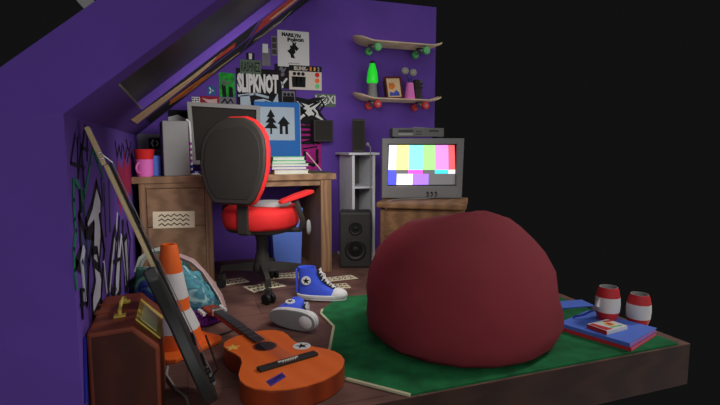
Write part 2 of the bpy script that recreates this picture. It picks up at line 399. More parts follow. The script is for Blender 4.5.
def d_blink(m, w, h, z):
    m.box(-w/2, w/2, h*.26, h/2, z, z+.0004, 'p_black')
    m.text('BLINK-', h*.16, 'p_cream', T(-w*.14, h*.38, z+.0002), w*.42, .03)
    for k, (t, c) in enumerate((('1', 'p_orange'), ('8', 'yellow'), ('2', 'p_cream'))): m.text(t, h*.16, c, T(w*.16+w*.12*k, h*.38, z+.0002), w*.06, .02)
    for k, dx in enumerate((-w*.34, -w*.21, -w*.08)):
        m.disc(.017, z, z+.0006, 'ink', cx=dx, cy=h*.15, seg=10)
        m.prism([(dx-.022, -h*.4), (dx-.026, h*.04), (dx+.026, h*.04), (dx+.022, -h*.4)], z, z+.0006, 'ink')
    for dy, c in ((h*.14, 'red'), (-h*.1, 'orange'), (-h*.33, 'wheelgreen')): m.disc(.022, z, z+.0006, c, cx=w*.36, cy=dy)
poster(.983, 1.293, 1.566, 1.786, 3, 'cream poster with three black figures beside red, orange and green discs', 'p_cream', d_blink)
def d_at(m, w, h, z): m.text('1@XI', h*.85, 'paperwhite', T(0, 0, z), w*.95, .02)
poster(1.227, 1.434, 1.415, 1.537, 1, 'rightmost small poster, green with pale round lettering', 'p_sage', d_at)
def d_wild(m, w, h, z):
    m.prism([(-w*.5, h*.35), (-w*.1, h*.2), (w*.45, h*.5), (w*.1, h*.1), (w*.5, -h*.45), (0, -h*.15), (-w*.5, -h*.4), (-w*.2, 0)], z, z+.0006, 'paperwhite')
    for pts in ([(-w*.5, h*.1), (-w*.2, h*.0), (-w*.45, -h*.25)], [(-w*.45, h*.45), (-w*.1, h*.32), (w*.15, h*.3)], [(w*.2, h*.05), (w*.25, -h*.15), (w*.45, -h*.35)], [(-w*.05, -h*.25), (w*.05, -h*.45), (-w*.2, -h*.5)], [(-w*.05, h*.15), (w*.25, h*.35)], [(-w*.4, h*.3), (-w*.25, h*.15), (-w*.4, h*.05)], [(w*.3, h*.4), (w*.4, h*.2), (w*.25, h*.0)], [(-w*.3, -h*.05), (-w*.15, -h*.2), (-w*.3, -h*.3)], [(w*.02, h*.02), (w*.12, -h*.1), (w*.05, -h*.25)]):
        m.ribbon(pts, .018, z+.0008, z+.0012, 'ink')
o = None
m = MB(); m.M = RX(90); w, h = .30, .25
m.prism([(-w*.52, h*.5), (-w*.1, h*.42), (w*.1, h*.5), (w*.5, h*.52), (w*.2, h*.1), (w*.52, -h*.45), (0, -h*.5), (-w*.52, -h*.5)], -.001, .001, 'p_black'); d_wild(m, w, h, .0012)
o = m.build('poster', loc=(1.195, YB-.0075, 1.375)); o['label'] = 'jagged black and white graffiti style poster right of the blue board'; o['category'] = 'poster'
def d_mag(m, w, h, z):
    for k in range(4): m.box(-w*.45, w*.2, h*.47-k*.05, h*.47-k*.05-.03, z, z+.0005, 'ink' if k % 2 == 0 else 'p_black')
    m.ribbon([(-w*.4, .04), (0, .06), (w*.4, .03)], .02, z, z+.0006, 'ink'); m.ribbon([(-w*.35, -.02), (w*.3, -.0)], .016, z, z+.0006, 'ink')
    m.ribbon([(-w*.3, -.05), (-w*.3, -.15), (w*.05, -.17)], .03, z, z+.0006, 'p_black'); m.ribbon([(w*.3, -.03), (w*.3, -.15), (w*.1, -.18)], .03, z, z+.0006, 'ink')
poster(1.079, 1.283, .825, 1.252, 1, 'tall magenta poster with black scrawl behind the pencil', 'p_magenta', d_mag)
def d_band(m, w, h, z):
    m.box(-w*.44, w*.44, -h*.42, h*.42, z, z+.0004, 'p_grey')
    for dx in (-.035, 0, .035): m.disc(.015, z+.0005, z+.0009, 'ink', cx=dx, cy=.02, seg=10); m.prism([(dx-.02, -.05), (dx-.018, .004), (dx+.018, .004), (dx+.02, -.05)], z+.0005, z+.0009, 'ink')
poster(.905, 1.045, 1.435, 1.56, 3, 'grey photo poster of three dark figures in a black border', 'p_black', d_band)
def d_b1(m, w, h, z):
    for k in range(9): m.box(-w*.45+(k % 3)*w*.32, -w*.25+(k % 3)*w*.32, -h*.45+(k//3)*h*.32+(k % 2)*.004, -h*.25+(k//3)*h*.32, z, z+.0005, 'ink')
poster(.126, .193, 1.408, 1.468, 2, 'small black and white checked sticker over the left corner of the monitor', 'paperwhite', d_b1, 'sticker')
def d_b2r(m, w, h, z): m.prism([(-w*.4, h*.25), (0, h*.05), (w*.4, h*.2), (w*.4, -h*.4), (-w*.1, -h*.35)], z, z+.0005, 'clothpink')
poster(.193, .353, 1.412, 1.478, 1, 'dark red sticker with a pale shape just above the monitor', 'p_red', d_b2r, 'sticker')
def d_b3(m, w, h, z): m.ribbon([(-.05, -.02), (-.02, .02), (0, -.02), (.03, .02), (.05, -.015)], .012, z, z+.0005, 'ink')
poster(.353, .495, 1.403, 1.474, 2, 'pale sticker with black scribble under the green poster', 'p_grey', d_b3, 'sticker')
def d_mini(m, w, h, z): m.ribbon([(-.012, .022), (.0, .0), (-.012, -.022)], .012, z, z+.0005, 'paperwhite'); m.disc(.008, z, z+.0005, 'palegrey', cx=.015)
poster(.254, .325, 1.49, 1.566, 1, 'small blue sticker with a white crescent left of the green poster', 'p_teal', d_mini, 'sticker')
poster(-.318, -.145, .83, 1.145, 1, 'plain grey poster in the corner behind the mugs', 'p_grey')
def d_emb(m, w, h, z):
    m.ribbon([(-.018, .028), (-.03, 0), (-.018, -.028)], .012, z, z+.0005, 'paperwhite'); m.ribbon([(.008, .02), (.02, 0), (.008, -.02)], .01, z, z+.0005, 'paperwhite')
poster(-.235, -.128, 1.02, 1.112, 2, 'small purple sticker with white brackets on the grey corner poster', 'p_black', d_emb, 'sticker')
def d_bw(m, w, h, z): m.prism([(-w/2, -h/2), (-w/2, h*.05), (-w*.1, h*.2), (w*.2, -.0), (w/2, -h*.1), (w/2, -h/2)], z, z+.0005, 'paperwhite'); m.disc(.008, z+.0006, z+.001, 'ink', cx=.05, cy=-.03)
poster(-.072, .12, 1.215, 1.353, 1, 'black over white poster peeking above the grey computer tower', 'p_black', d_bw)
# ceiling posters
def cposter(u0, u1, v0, v1, label, base, draw, taper=0):
    m = MB(); w, h = u1-u0, v1-v0
    m.prism([(0, 0), (w, 0), (w, h), (0, h-taper)], 0, .002, base); draw(m, w, h, .0024)
    o = m.build('ceiling_poster'); o.matrix_world = CM @ T(u0, v0, .001); o['label'] = label; o['category'] = 'poster'
def sc(v): return v
def d1(m, w, h, z):
    m.prism([(0.0, 0), (w*.98, 0), (w*.95, h*.22), (w*.9, h*.42), (w*.75, h*.62), (w*.55, h*.78), (w*.3, h*.72), (w*.35, h*.45), (.10, h*.25)], z, z+.0006, 'p_beige')
    m.prism([(w*.3, h*.68), (w*.6, h*.62), (w*.85, h*.86), (w*.35, h*.84)], z+.0008, z+.0012, 'p_rust')
cposter(3.165, 3.66, .095, 1.06, 'black ceiling poster with a long beige figure, lowest beside the skylight', 'p_black', d1)
def d2(m, w, h, z):
    m.prism([(0, h*.22), (w*.5, h*.2), (w*.97, h*.4), (w*.9, h*.72), (w*.3, h*.58)], z, z+.0006, 'p_orange')
    m.prism([(w*.5, h*.62), (w*.8, h*.6), (w*.85, h*.95), (w*.7, h*.95)], z, z+.0006, 'p_beige')
cposter(3.80, 4.42, .16, 1.12, 'dark ceiling poster with an orange flame, lowest one near the back wall', 'p_black', d2)
def d3(m, w, h, z):
    m.prism([(w*.5, h*.12), (w*.85, h*.2), (w*.8, h*.8), (w*.6, h*.9), (w*.55, h*.5)], z, z+.0006, 'p_beige')
cposter(3.30, 3.72, 1.12, 1.98, 'rust red ceiling poster higher up the slope beside the skylight', 'p_rust', d3)
def d4(m, w, h, z):
    m.ribbon([(w*.5, h*.08), (w*.7, h*.2), (w*.6, h*.32), (w*.75, h*.45), (w*.55, h*.55)], .035, z, z+.0006, 'paperwhite')
    m.prism([(w*.85, h*.1), (w*.95, h*.5), (w*.8, h*.5)], z, z+.0006, 'p_beige')
cposter(3.88, 4.50, 1.16, 2.0, 'black ceiling poster with white scrawl, highest one near the back wall', 'p_black', d4)
# ------------------------------------------------------------ carpet
m = MB(); cp = [(.863, 1.76), (.66, 1.99), (.60, 2.115), (.70, 2.36), (.80, 2.62), (.79, 2.86), (.82, 2.93), (1.0, 3.14), (1.24, 3.12), (1.9, 3.02), (2.42, 2.9), (2.425, 1.76)]
m.prism(cp, .001, .010, 'carpet')
car = m.build('carpet', label='dark green carpet covering the front right of the wooden floor', category='carpet')
m = MB(); m.ribbon(cp[:7], .014, .002, .012, 'carpet_edge'); m.build('carpet_border', car, label='pale worn carpet edge')

# ------------------------------------------------------------ desk
DY = 3.847
d = thing('desk', 'wide brown wooden desk against the purple back wall', 'desk', (.44, 4.2, 0))
def W(o): return T(-o.location.x, -o.location.y, -o.location.z)
m = MB(); m.M = W(d); m.box(XL+.004, 1.205, DY, YB-.012, .772, .82, 'deskwood'); m.build('desktop', d, bevel=.004)
m = MB(); m.M = W(d); m.box(1.075, 1.165, DY+.012, YB-.012, 0, .772, 'deskwood_up'); m.build('side_panel', d, bevel=.004)
m = MB(); m.M = W(d); m.box(.24, 1.075, DY+.03, DY+.055, .725, .772, 'deskwood'); m.build('apron', d)
m = MB(); m.M = W(d)
m.box(-.28, .225, DY+.035, YB-.012, .0, .772, 'deskwood_up')
m.box(-.28, -.235, DY+.012, DY+.035, 0, .772, 'deskwood_up'); m.box(.175, .225, DY+.012, DY+.035, 0, .772, 'deskwood_up')
m.box(-.235, .175, DY+.012, DY+.035, .735, .772, 'deskwood'); m.box(-.235, .175, DY+.012, DY+.035, 0, .05, 'deskwood')
m.build('cabinet_body', d, bevel=.003)
for z0, z1 in ((.452, .731), (.054, .446)):
    m = MB(); m.M = W(d); m.box(-.231, .171, DY+.018, DY+.033, z0, z1, 'deskwood'); m.build('drawer', d, bevel=.004)
m = MB(); m.M = T(-.05, DY+.0165, .50) @ RX(90) @ RZ(-1.5)
m.box(-.145, .145, -.062, .062, -.001, .001, 'paper')
for k, y in enumerate((.032, .0, -.034)):
    m.ribbon([(-.105+i*.021, y+(.006 if i % 2 else -.006)*(1+(i*7+k*3) % 3*.4)) for i in range(11)], .007, .0012, .0018, 'ink')
m.build('paper_note', label='cream note with black scribbles stuck on the upper desk drawer', category='note')

# ------------------------------------------------------------ things on the desk
ZD = .8205
t = thing('computer_tower', 'light grey computer tower at the left end of the desk', 'computer', (-.025, 4.02, ZD), R(5))
m = MB(); m.box(-.09, .09, -.12, .22, 0, .405, 'greygear'); m.build('case', t, bevel=.006)
t = thing('monitor', 'grey framed computer monitor with a dark screen behind the office chair', 'monitor', (.375, 4.32, ZD), R(-1))
m = MB(); F = [(-.275, .075), (.27, .075), (.28, .555), (-.295, .572)]
Mx = RX(90)
def frame(m, F, t_, y0, y1, mt):
    cx = sum(p[0] for p in F)/4; cz = sum(p[1] for p in F)/4
    I = [(p[0]+(t_ if p[0] < cx else -t_), p[1]+(t_ if p[1] < cz else -t_)) for p in F]
    for i in range(4):
        j = (i+1) % 4; m.prism([F[i], F[j], I[j], I[i]], -y1, -y0, mt, RX(90))
    return I
I = frame(m, F, .032, -.12, -.06, 'greygear'); m.build('bezel', t)
m = MB(); m.prism(I, .085, .09, 'chairpanel', RX(90)); m.build('screen', t)
m = MB(); m.loft([[(x, -.06, z) for x, z in F], [(x*.95, .04, .32+(z-.32)*.95) for x, z in F], [(x*.5, .22, .32+(z-.32)*.6) for x, z in F]], 'greygear'); m.build('housing', t)
m = MB(); m.lathe([(.13, 0), (.12, .02), (.05, .03), (.05, .13)], 'greygear', 16); m.build('stand', t, smooth=40)
# striped strap hanging from the wall poster to the desk
t = MB(); pts = [(.065, 3.99, 1.24), (.085, 3.98, 1.225), (.09, 3.98, 1.15), (.09, 3.98, 1.07)]
t.tube(pts, .008, 'white'); a = Vector((.09, 3.98, 1.07)); path = [Vector((.09, 3.98, 1.07-.0215*k)) for k in range(11)]+[Vector((.09+.022*k, 3.975, .838)) for k in range(1, 9)]
for k in range(len(path)-1):
    t.tube([path[k], path[k+1]], .009 if k < 10 else .011, ('strapmag', 'white')[k % 2] if k < 7 else ('strapblue', 'white')[k % 2])
o = t.build('striped_cable', label='twisted white, purple and blue cable hanging beside the computer tower', category='cable')
m = MB(); m.ell((0, 0, .012), (.05, .03, .012), 'white'); m.build('computer_mouse', loc=(.24, 3.90, ZD), smooth=60, label='flat white mouse on the desk left of the office chair', category='mouse')
m = MB(); m.ell((0, 0, .010), (.035, .03, .010), 'paperwhite'); m.build('rubber_eraser', loc=(.11, 3.90, ZD), smooth=60, label='small pale lump lying at the foot of the computer tower', category='eraser')
def mug(name, x, y, z, r, h, mt, handle, label, ha=180, loc_rz=0):
    t = thing(name, label, 'mug', (x, y, z))
    m = MB(); m.lathe([(r*.86, 0), (r*.95, h*.2), (r, h), (r*.88, h), (r*.84, h*.1)], mt, 18); m.build('cup', t, smooth=40)
    if handle:
        m = MB(); m.tube([(r*.9*cos(R(ha))+.0, r*.9*sin(R(ha)), h*.8)]+[((r*.9+.035*sin(q))*cos(R(ha)), (r*.9+.035*sin(q))*sin(R(ha)), h*.8-h*.6*(1-cos(q))/2) for q in (.5, 1.1, 1.57, 2.1, 2.7)]+[(r*.9*cos(R(ha)), r*.9*sin(R(ha)), h*.2)], .008, mt)
        m.build('handle', t, smooth=60)
    return t
mug('mug', -.235, 3.93, ZD, .062, .125, 'pink', True, 'pink mug with a round handle at the left end of the desk', ha=235)
m = MB(); m.lathe([(.06, 0), (.07, .072), (.062, .072), (.05, .006)], 'red', 18); m.build('red_cup', loc=(-.235, 3.93, ZD+.126), smooth=40, label='red cup stacked on top of the pink mug', category='cup')
m = MB(); m.lathe([(.04, 0), (.045, .15), (.038, .15), (.036, .01)], 'bookblue', 14); m.build('blue_cup', loc=(-.17, 4.04, ZD), smooth=40, label='slim blue cup between the pink mug and the computer tower', category='cup')
# blue board leaning on the wall
t = thing('blue_board', 'bright blue board with a pale panel showing a tree and house', 'board', (.845, 4.45, ZD), 0, rot=(R(-2), 0, R(1)))
w, h = .41, .615
m = MB(); m.box(-w/2, w/2, -.012, .012, 0, h, 'boardblue'); m.box(w/2, w/2+.006, -.012, .012, 0, h, 'palegrey'); m.build('backing', t, bevel=.002)
m = MB(); m.box(-.155, .155, -.014, -.0125, .275, .57, 'palegrey'); m.build('panel', t)
m = MB(); m.M = T(0, -.0145, 0) @ RX(90)
cx = -.06; b = .33
for k in range(3): m.prism([(cx-.062+k*.012, b+.05+k*.05), (cx, b+.12+k*.05), (cx+.062-k*.012, b+.05+k*.05)], .0, .0008+.0001*k, 'ink')
m.box(cx-.008, cx+.008, b, b+.06, 0, .0008, 'ink')
cx = .055; m.prism([(cx-.058, b+.09), (cx, b+.16), (cx+.058, b+.09)], 0, .0008, 'ink')
m.box(cx-.038, cx-.012, b, b+.095, 0, .0007, 'ink'); m.box(cx+.012, cx+.038, b, b+.095, 0, .0007, 'ink'); m.box(cx-.038, cx+.038, b+.07, b+.095, 0, .0006, 'ink')
m.build('picture', t, label='black tree and house shapes')
# books beneath the board
def book(name, x, y, z, w, l, h, rz, cover, pages, label, group=None, cat='book'):
    t = thing(name, label, cat, (x, y, z), R(rz), group)
    m = MB(); m.box(-w/2+.004, w/2-.006, -l/2+.004, l/2-.004, .003, h-.003, pages); m.build('pages', t)
    m = MB(); m.box(-w/2, w/2, -l/2, l/2, 0, .003, cover); m.box(-w/2, w/2, -l/2, l/2, h-.003, h, cover); m.box(-w/2, -w/2+.0035, -l/2, l/2, .003, h-.003, cover); m.build('cover', t)
    return t
G = 'books stacked on the desk below the blue board'
book('book', .84, 3.985, ZD, .28, .21, .034, 2, 'p_beige', 'pages', 'lowest book of the desk stack, pale pages with a tan cover', G)
book('book', .83, 3.985, ZD+.035, .28, .21, .026, -3, 'bookpurple', 'pages', 'thin purple covered book second from the bottom of the desk stack', G)
book('book', .83, 3.985, ZD+.062, .30, .20, .02, 4, 'pages', 'pages', 'all white book in the middle of the desk stack', G)
book('book', .83, 3.985, ZD+.083, .27, .20, .024, -2, 'bookgreen', 'pages', 'green covered book second from the top of the desk stack', G)
book('book', .82, 3.985, ZD+.108, .26, .20, .030, 3, 'bookgreen', 'pages', 'thickest green covered book topmost on the desk stack', G)
m = MB(); m.lathe([(.04, 0), (.05, .035), (.05, .045), (.042, .045), (.035, .008)], 'bookpurple', 20); m.build('purple_dish', loc=(.635, 3.93, ZD), smooth=40, label='shallow purple dish on the desk in front of the books', category='dish')
m = MB(); m.prism([(-.09, -.03), (0, -.045), (.1, -.02), (.09, .03), (-.04, .04)], 0, .008, 'darkgreen'); m.build('drawing_pad', loc=(1.10, 4.05, ZD), label='thin dark green pad at the right end of the desk', category='pad')
m = MB(); A = Vector((1.13, 4.05, ZD+.013)); B = Vector((1.03, 4.3, .99)); A, B = Vector((1.14, 4.06, ZD+.012)), Vector((1.00, 4.03, ZD+.17))
m.tube([A, A+(B-A)*.06, A+(B-A)*.94, B], [.001, .005, .005, .005], 'clothpink'); m.build('pencil', label='long pale pink pencil leaning up from the dark pad against the books', category='pencil')
# paper sheets strip along the desk front
m = MB(); m.prism([(-.14, -.015), (.13, -.01), (.14, .01), (-.12, .01)], 0, .002, 'p_cream'); m.build('paper_sheet', loc=(.86, 3.868, ZD), label='loose cream sheet on the desk in front of the book stack', category='paper')

# ------------------------------------------------------------ waste bin, small speaker
m = MB(); q = .14
rings = [[(sx*(q-.02*(1-k)), sy*(.09-.012*(1-k)), .50*k) for sx, sy in ((-1, -1), (1, -1), (1, 1), (-1, 1))] for k in (0, 1)]
rings += [[(sx*(q-.008), sy*.082, .50) for sx, sy in ((-1, -1), (1, -1), (1, 1), (-1, 1))], [(sx*(q-.026), sy*.07, .01) for sx, sy in ((-1, -1), (1, -1), (1, 1), (-1, 1))]]
m.loft(rings, 'binblue'); m.build('waste_bin', loc=(.875, 4.33, 0), label='light blue square waste bin under the desk', category='bin')
def small_speaker(x, y, z, w, d, h, rz, label):
    t = thing('small_speaker', label, 'speaker', (x, y, z), R(rz))
    m = MB(); m.box(-w/2, w/2, -d/2, d/2, 0, h, 'darkgrey'); m.build('cabinet', t, bevel=.006)
    m = MB(); m.box(-w*.42, w*.42, -d/2-.004, -d/2, h*.08, h*.94, 'chairpanel'); m.build('grille', t)
    return t
small_speaker(1.270, YB-.072, 1.085, .185, .14, .20, 0, 'small black speaker fixed to the purple wall above the desk end')
# ------------------------------------------------------------ white cabinet
t = thing('white_cabinet', 'narrow white open fronted cabinet between desk and television stand', 'cabinet', (1.55, 4.315, 0))
x0, x1, y0, y1 = -.11, .11, -.185, .185
m = MB(); m.box(-.145, .145, y0-.02, y1+.02, .965, .985, 'cabwhite'); m.build('top_board', t, bevel=.003)
m = MB(); m.box(x0, x0+.025, y0, y1, .02, .965, 'cabwhite'); m.build('side_panel', t, bevel=.002)
m = MB(); m.box(x1-.025, x1, y0, y1, .02, .965, 'cabwhite'); m.build('side_panel', t, bevel=.002)
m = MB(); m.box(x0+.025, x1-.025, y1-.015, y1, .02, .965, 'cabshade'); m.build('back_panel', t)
for z in (.04, .665): m = MB(); m.box(x0+.025, x1-.025, y0+.01, y1-.015, z, z+.018, 'cabwhite'); m.build('shelf', t)
m = MB(); m.box(x0-.02, x1+.02, y0-.012, y1+.02, 0, .02, 'cabwhite'); m.build('plinth', t)
small_speaker(1.545, 4.25, .986, .115, .12, .30, -20, 'small dark speaker standing on top of the white cabinet')
m = MB(); m.tube([(1.60, 4.16, 1.06), (1.602, 4.10, 1.03), (1.604, 4.10, .95), (1.604, 4.105, .60), (1.62, 4.10, .3)], .005, 'greygear'); m.ell((1.60, 4.165, 1.06), (.016, .016, .016), 'greygear', 8, 6)
m.build('speaker_cable', label='thin grey cable dropping in front of the white cabinet', category='cable')
# floor speaker
t = thing('floor_speaker', 'large black two cone speaker on the floor in front of the white cabinet', 'speaker', (1.425, 4.0, 0), R(-20))
m = MB(); m.box(-.138, .138, -.10, .12, 0, .485, 'darkgrey'); m.build('cabinet', t, bevel=.018)
def cone_part(nm, r, z):
    m = MB(); m.M = T(0, -.1, z) @ RX(90); m.lathe([(r, 0), (r, .008), (r*.88, .012), (r*.8, .004), (r*.3, -.012), (r*.3, .004), (r*.12, .010)], ['black', 'black', 'darkgrey', 'darkgrey', 'chairblack', 'black', 'black'][:7], 22); m.build(nm, t, smooth=35)
cone_part('woofer', .092, .16); cone_part('tweeter', .058, .345)

# ------------------------------------------------------------ TV stand, television, player
CX, CY = 1.885, 3.605
t = thing('television_stand', 'brown wooden drawer stand under the television', 'stand', (CX, CY, 0), R(-33))
m = MB(); m.box(-.325, .325, -.25, .25, 0, .56, 'notewood'); m.build('body', t, bevel=.02)
pp = [(-.35, -.275), (-.28, -.30), (.28, -.30), (.345, -.265), (.35, .26), (-.35, .26)]
m = MB(); m.prism(pp, .56, .605, 'notewood'); m.build('top_board', t, bevel=.012)
for z0, z1 in ((.335, .53), (.08, .315)):
    m = MB(); m.box(-.29, .27, -.262, -.25, z0, z1, 'drawerwood'); dr = m.build('drawer', t, bevel=.004)
    m = MB(); m.box(-.05, .05, -.278, -.262, (z0+z1)/2+.0, (z0+z1)/2+.022, 'paper' if False else 'drawerwood'); m.build('handle', dr, bevel=.004)
TX, TY, TR = 1.91, 3.70, -17
t = thing('television', 'grey tube television showing bright test pattern colour bars', 'television', (TX, TY, .606), R(TR))
W2, H2 = .342, .50
m = MB()
out = [(-W2, .005), (W2*.97, .0), (W2, H2), (-W2*1.0, H2)]
so = (-.285, .275, .115, .445)
def scr(u, v):  # point on the bulged screen, u v in 0..1
    x = so[0]+(so[1]-so[0])*u; z = so[2]+(so[3]-so[2])*v
    bl = 1-((u-.5)*2)**2*.5-((v-.5)*2)**2*.5
    return (x+(.012*(v-.5)*(1-2*u)), -.006-.022*bl, z)
I = [(so[0]-.006, so[2]-.008), (so[1]+.006, so[2]-.008), (so[1]+.006, so[3]+.008), (so[0]-.006, so[3]+.008)]
for i in range(4):
    j = (i+1) % 4; m.prism([out[i], out[j], I[j], I[i]], 0, .045, 'tvgrey', RX(90))
bez = m.build('bezel', t, bevel=.008)
m = MB(); m.loft([[(x, .0, z) for x, z in out], [(x*.96, .12, .02+z*.93) for x, z in out], [(x*.7, .30, .06+z*.72) for x, z in out], [(x*.6, .36, .08+z*.6) for x, z in out]], 'tvgrey'); m.build('housing', t, bevel=.006)
m = MB()
def patch(u0, u1, v0, v1, mt):
    N = 5; vs = [scr(u0+(u1-u0)*i/N, v0+(v1-v0)*j/N) for j in range(N+1) for i in range(N+1)]
    m.add(vs, [(j*(N+1)+i, j*(N+1)+i+1, (j+1)*(N+1)+i+1, (j+1)*(N+1)+i) for j in range(N) for i in range(N)], mt)
def row(cuts, cols, v0, v1):
    for k, c in enumerate(cols): patch(cuts[k], cuts[k+1], v0, v1, 'scr_'+c)
row([0, .11, .30, .51, .695, .90, 1], ['w', 'y', 'c', 'g', 'p', 'r'], .38, 1)
row([0, .11, .295, .51, .69, .895, 1], ['b', 'gr', 'm', 'gr', 'cy', 'w'], .28, .38)
row([0, .13, .365, .60, 1], ['b', 'w', 'v', 'gr'], 0, .28)
m.add([(I[0][0], -.004, I[0][1]), (I[1][0], -.004, I[1][1]), (I[2][0], -.004, I[2][1]), (I[3][0], -.004, I[3][1])], [(0, 1, 2, 3)], 'black')
m.build('screen', t)
m = MB()
for x in (.04, .075, .11): m.ell((x, -.05, .052), (.009, .008, .009), 'black', 8, 6); m.tube([(x, -.055, .052), (x+.004, -.066, .04), (x-.012, -.07, .018)], .0035, 'black', 5)
m.build('jack_plug', t, label='three black plugs in the front sockets')
m = MB(); q = Matrix.Translation((TX, TY, 0)) @ RZ(TR)
m.tube([q @ Vector(p) for p in [(.09, -.071, .622), (.03, -.085, .612), (-.1, -.10, .612), (-.22, -.12, .612)]]+[Vector((1.56, 3.56, .612)), Vector((1.50, 3.52, .60)), Vector((1.50, 3.505, .55))], .003, 'greygear', 5)
m.build('controller_cable', label='thin grey cable trailing left over the television stand top', category='cable')
t = thing('video_player', 'flat dark grey video player on top of the television', 'player', (1.905, 3.81, 1.107), R(-17))
m = MB(); m.box(-.215, .215, -.11, .12, .012, .085, 'vcrgrey'); m.build('case', t, bevel=.004)
m = MB(); m.box(-.165, -.045, -.114, -.110, .05, .07, 'darkgrey'); m.build('tape_slot', t)
m = MB(); m.box(-.165, -.045, -.113, -.110, .025, .043, 'greygear'); m.build('tape_flap', t)
m = MB()
for k in range(6): m.box(-.02+.018*(k % 3), -.008+.018*(k % 3), -.114, -.11, .03+.022*(k//3), .038+.022*(k//3), 'darkgrey')
m.build('button_row', t); m = MB(); m.box(.09, .17, -.113, -.11, .055, .068, 'darkgrey'); m.build('display_window', t)
for sx in (-.18, .18):
    m = MB(); m.box(sx-.02, sx+.02, -.10, .10, 0, .012, 'black'); m.build('foot', t)
m = MB(); m.tube([(-.08, .06, .088), (-.04, .03, .095), (.03, .05, .094), (.09, .02, .088)], .004, 'greygear', 5); m.build('video_cable', loc=(1.935, 3.80, 1.105), rz=R(-17), label='short grey cable lying on the video player', category='cable')
# ------------------------------------------------------------ skateboard shelves
def skateboard(z, wheel, label):
    t = thing('skateboard_shelf', label, 'shelf', (2.02, 4.446, z), 0, 'skateboard shelves')
    m = MB(); L2 = .458; rings_t = []; N = 22; top = []; 
    rings = []
    for k in range(N+1):
        x = -L2+2*L2*k/N; e = max(0, (abs(x)-(L2-.085))/.085)
        hw = .138*math.sqrt(max(0.02, 1-max(0, (abs(x)-(L2-.11))/.11)**2.2)); zz = max(0, (abs(x)-(L2-.16))/.16)**1.5*(.055 if x < 0 else .050)
        rings.append([(x, -hw, zz), (x, -hw*.7, zz-.008), (x, hw*.7, zz-.008), (x, hw, zz), (x, hw, zz+.011), (x, hw*.7, zz+.003), (x, -hw*.7, zz+.003), (x, -hw, zz+.011)])
    m.loft(rings, 'boardwood'); m.build('deck', t, smooth=50)
    for x in (-.26, .24):
        m = MB(); m.box(x-.035, x+.035, -.035, .035, -.02, -.008, 'darkgrey'); m.prism([(x-.03, -.02), (x+.03, -.02), (x+.012, -.05), (x-.012, -.05)], -.03, .03, 'steel', RX(90)); m.tube([(x, -.12, -.048), (x, .12, -.048)], .009, 'steel', 8); m.build('truck', t)
        for s in (-1, 1):
            m = MB(); m.M = T(x, s*.118, -.048) @ RX(90); m.lathe([(.012, -.023), (.032, -.022), (.037, -.012), (.037, .012), (.032, .022), (.012, .023)], wheel, 16); m.disc(.010, -.026, .026, 'steel', seg=10); m.build('wheel', t, smooth=40)
    return t
s1 = skateboard(2.0, 'wheelgreen', 'upper skateboard shelf with green wheels on the purple wall')
s2 = skateboard(1.482, 'wheelred', 'lower skateboard shelf with red wheels holding the lava lamp')
ZS = 1.4865
t = thing('lava_lamp', 'glowing green lava lamp on the lower skateboard shelf', 'lamp', (1.745, 4.42, ZS))
m = MB(); m.lathe([(.052, 0), (.052, .012), (.040, .12), (.044, .145)], 'greygear', 16); m.build('base', t, smooth=50)
m = MB(); m.lathe([(.045, .145), (.055, .165), (.045, .25), (.024, .33)], 'lavagreen', 16); m.build('glass_bottle', t, smooth=50)
m = MB(); m.lathe([(.024, .33), (.018, .355), (.004, .358)], 'darkgrey', 14); m.build('cap', t, smooth=50)
t = thing('picture_frame', 'dark red framed small picture leaning on the lower skateboard shelf', 'frame', (1.95, 4.35, ZS+.002), 0, rot=(R(-9), R(-4), R(6)))
w, h = .18, .215
m = MB()
for a in ((-w/2, w/2, 0, .018), (-w/2, w/2, h-.018, h), (-w/2, -w/2+.018, .018, h-.018), (w/2-.018, w/2, .018, h-.018)): m.box(a[0], a[1], -.008, .008, a[2], a[3], 'p_red' if False else 'framered')
m.build('frame', t, bevel=.003)
m = MB(); m.box(-w/2+.018, w/2-.018, -.003, .004, .018, h-.018, 'p_beige'); m.M = T(0, -.0035, 0) @ RX(90); m.prism([(-.055, .03), (.055, .03), (.05, .065), (.02, .085), (-.01, .06), (-.05, .07)], 0, .0006, 'bluepic'); m.prism([(-.055, .10), (-.02, .09), (.02, .12), (.0, .15), (-.05, .15)], 0, .0006, 'p_orange'); m.build('picture', t)
m = MB(); m.box(-.075, -.065, .009, .06, .004, .19, 'darkgrey'); m.build('easel_leg', t)
t = thing('flower_vase', 'pink vase with dried grey flowers on the lower skateboard shelf', 'vase', (2.125, 4.40, ZS))
m = MB(); m.lathe([(.05, 0), (.054, .02), (.036, .145), (.034, .165), (.028, .165), (.03, .13)], 'vasepink', 14); m.build('vase', t, smooth=40)
for dx, dy, hh in ((-.055, -.01, .265), (.035, .0, .255), (.0, .03, .21)):
    m = MB(); m.tube([(0, 0, .1), (dx*.4, dy, .19), (dx, dy, hh)], .004, 'strapstem', 5); m.tube([(dx*.4, dy, .19), (dx*.2+.02, dy, .21)], .006, 'strapstem', 5); m.build('stem', t)
    if hh > .22:
        m = MB()
        for k in range(7):
            a = k*2*pi/7; m.ell((dx+.019*cos(a), dy, hh+.010+.018*sin(a)), (.023, .016, .017), 'drygrey', 7, 5)
        m.ell((dx, dy-.008, hh+.01), (.011, .009, .009), 'p_beige', 7, 5); m.build('flower', t, smooth=60)
t = thing('totem_figure', 'dark stacked candle holder behind the pink vase', 'candle holder', (2.235, 4.46, ZS))
m = MB(); m.lathe([(.055, 0), (.055, .02), (.046, .03), (.046, .12), (.06, .135), (.05, .155), (.062, .17), (.05, .19), (.04, .205)], 'totem', 8); m.build('body', t)
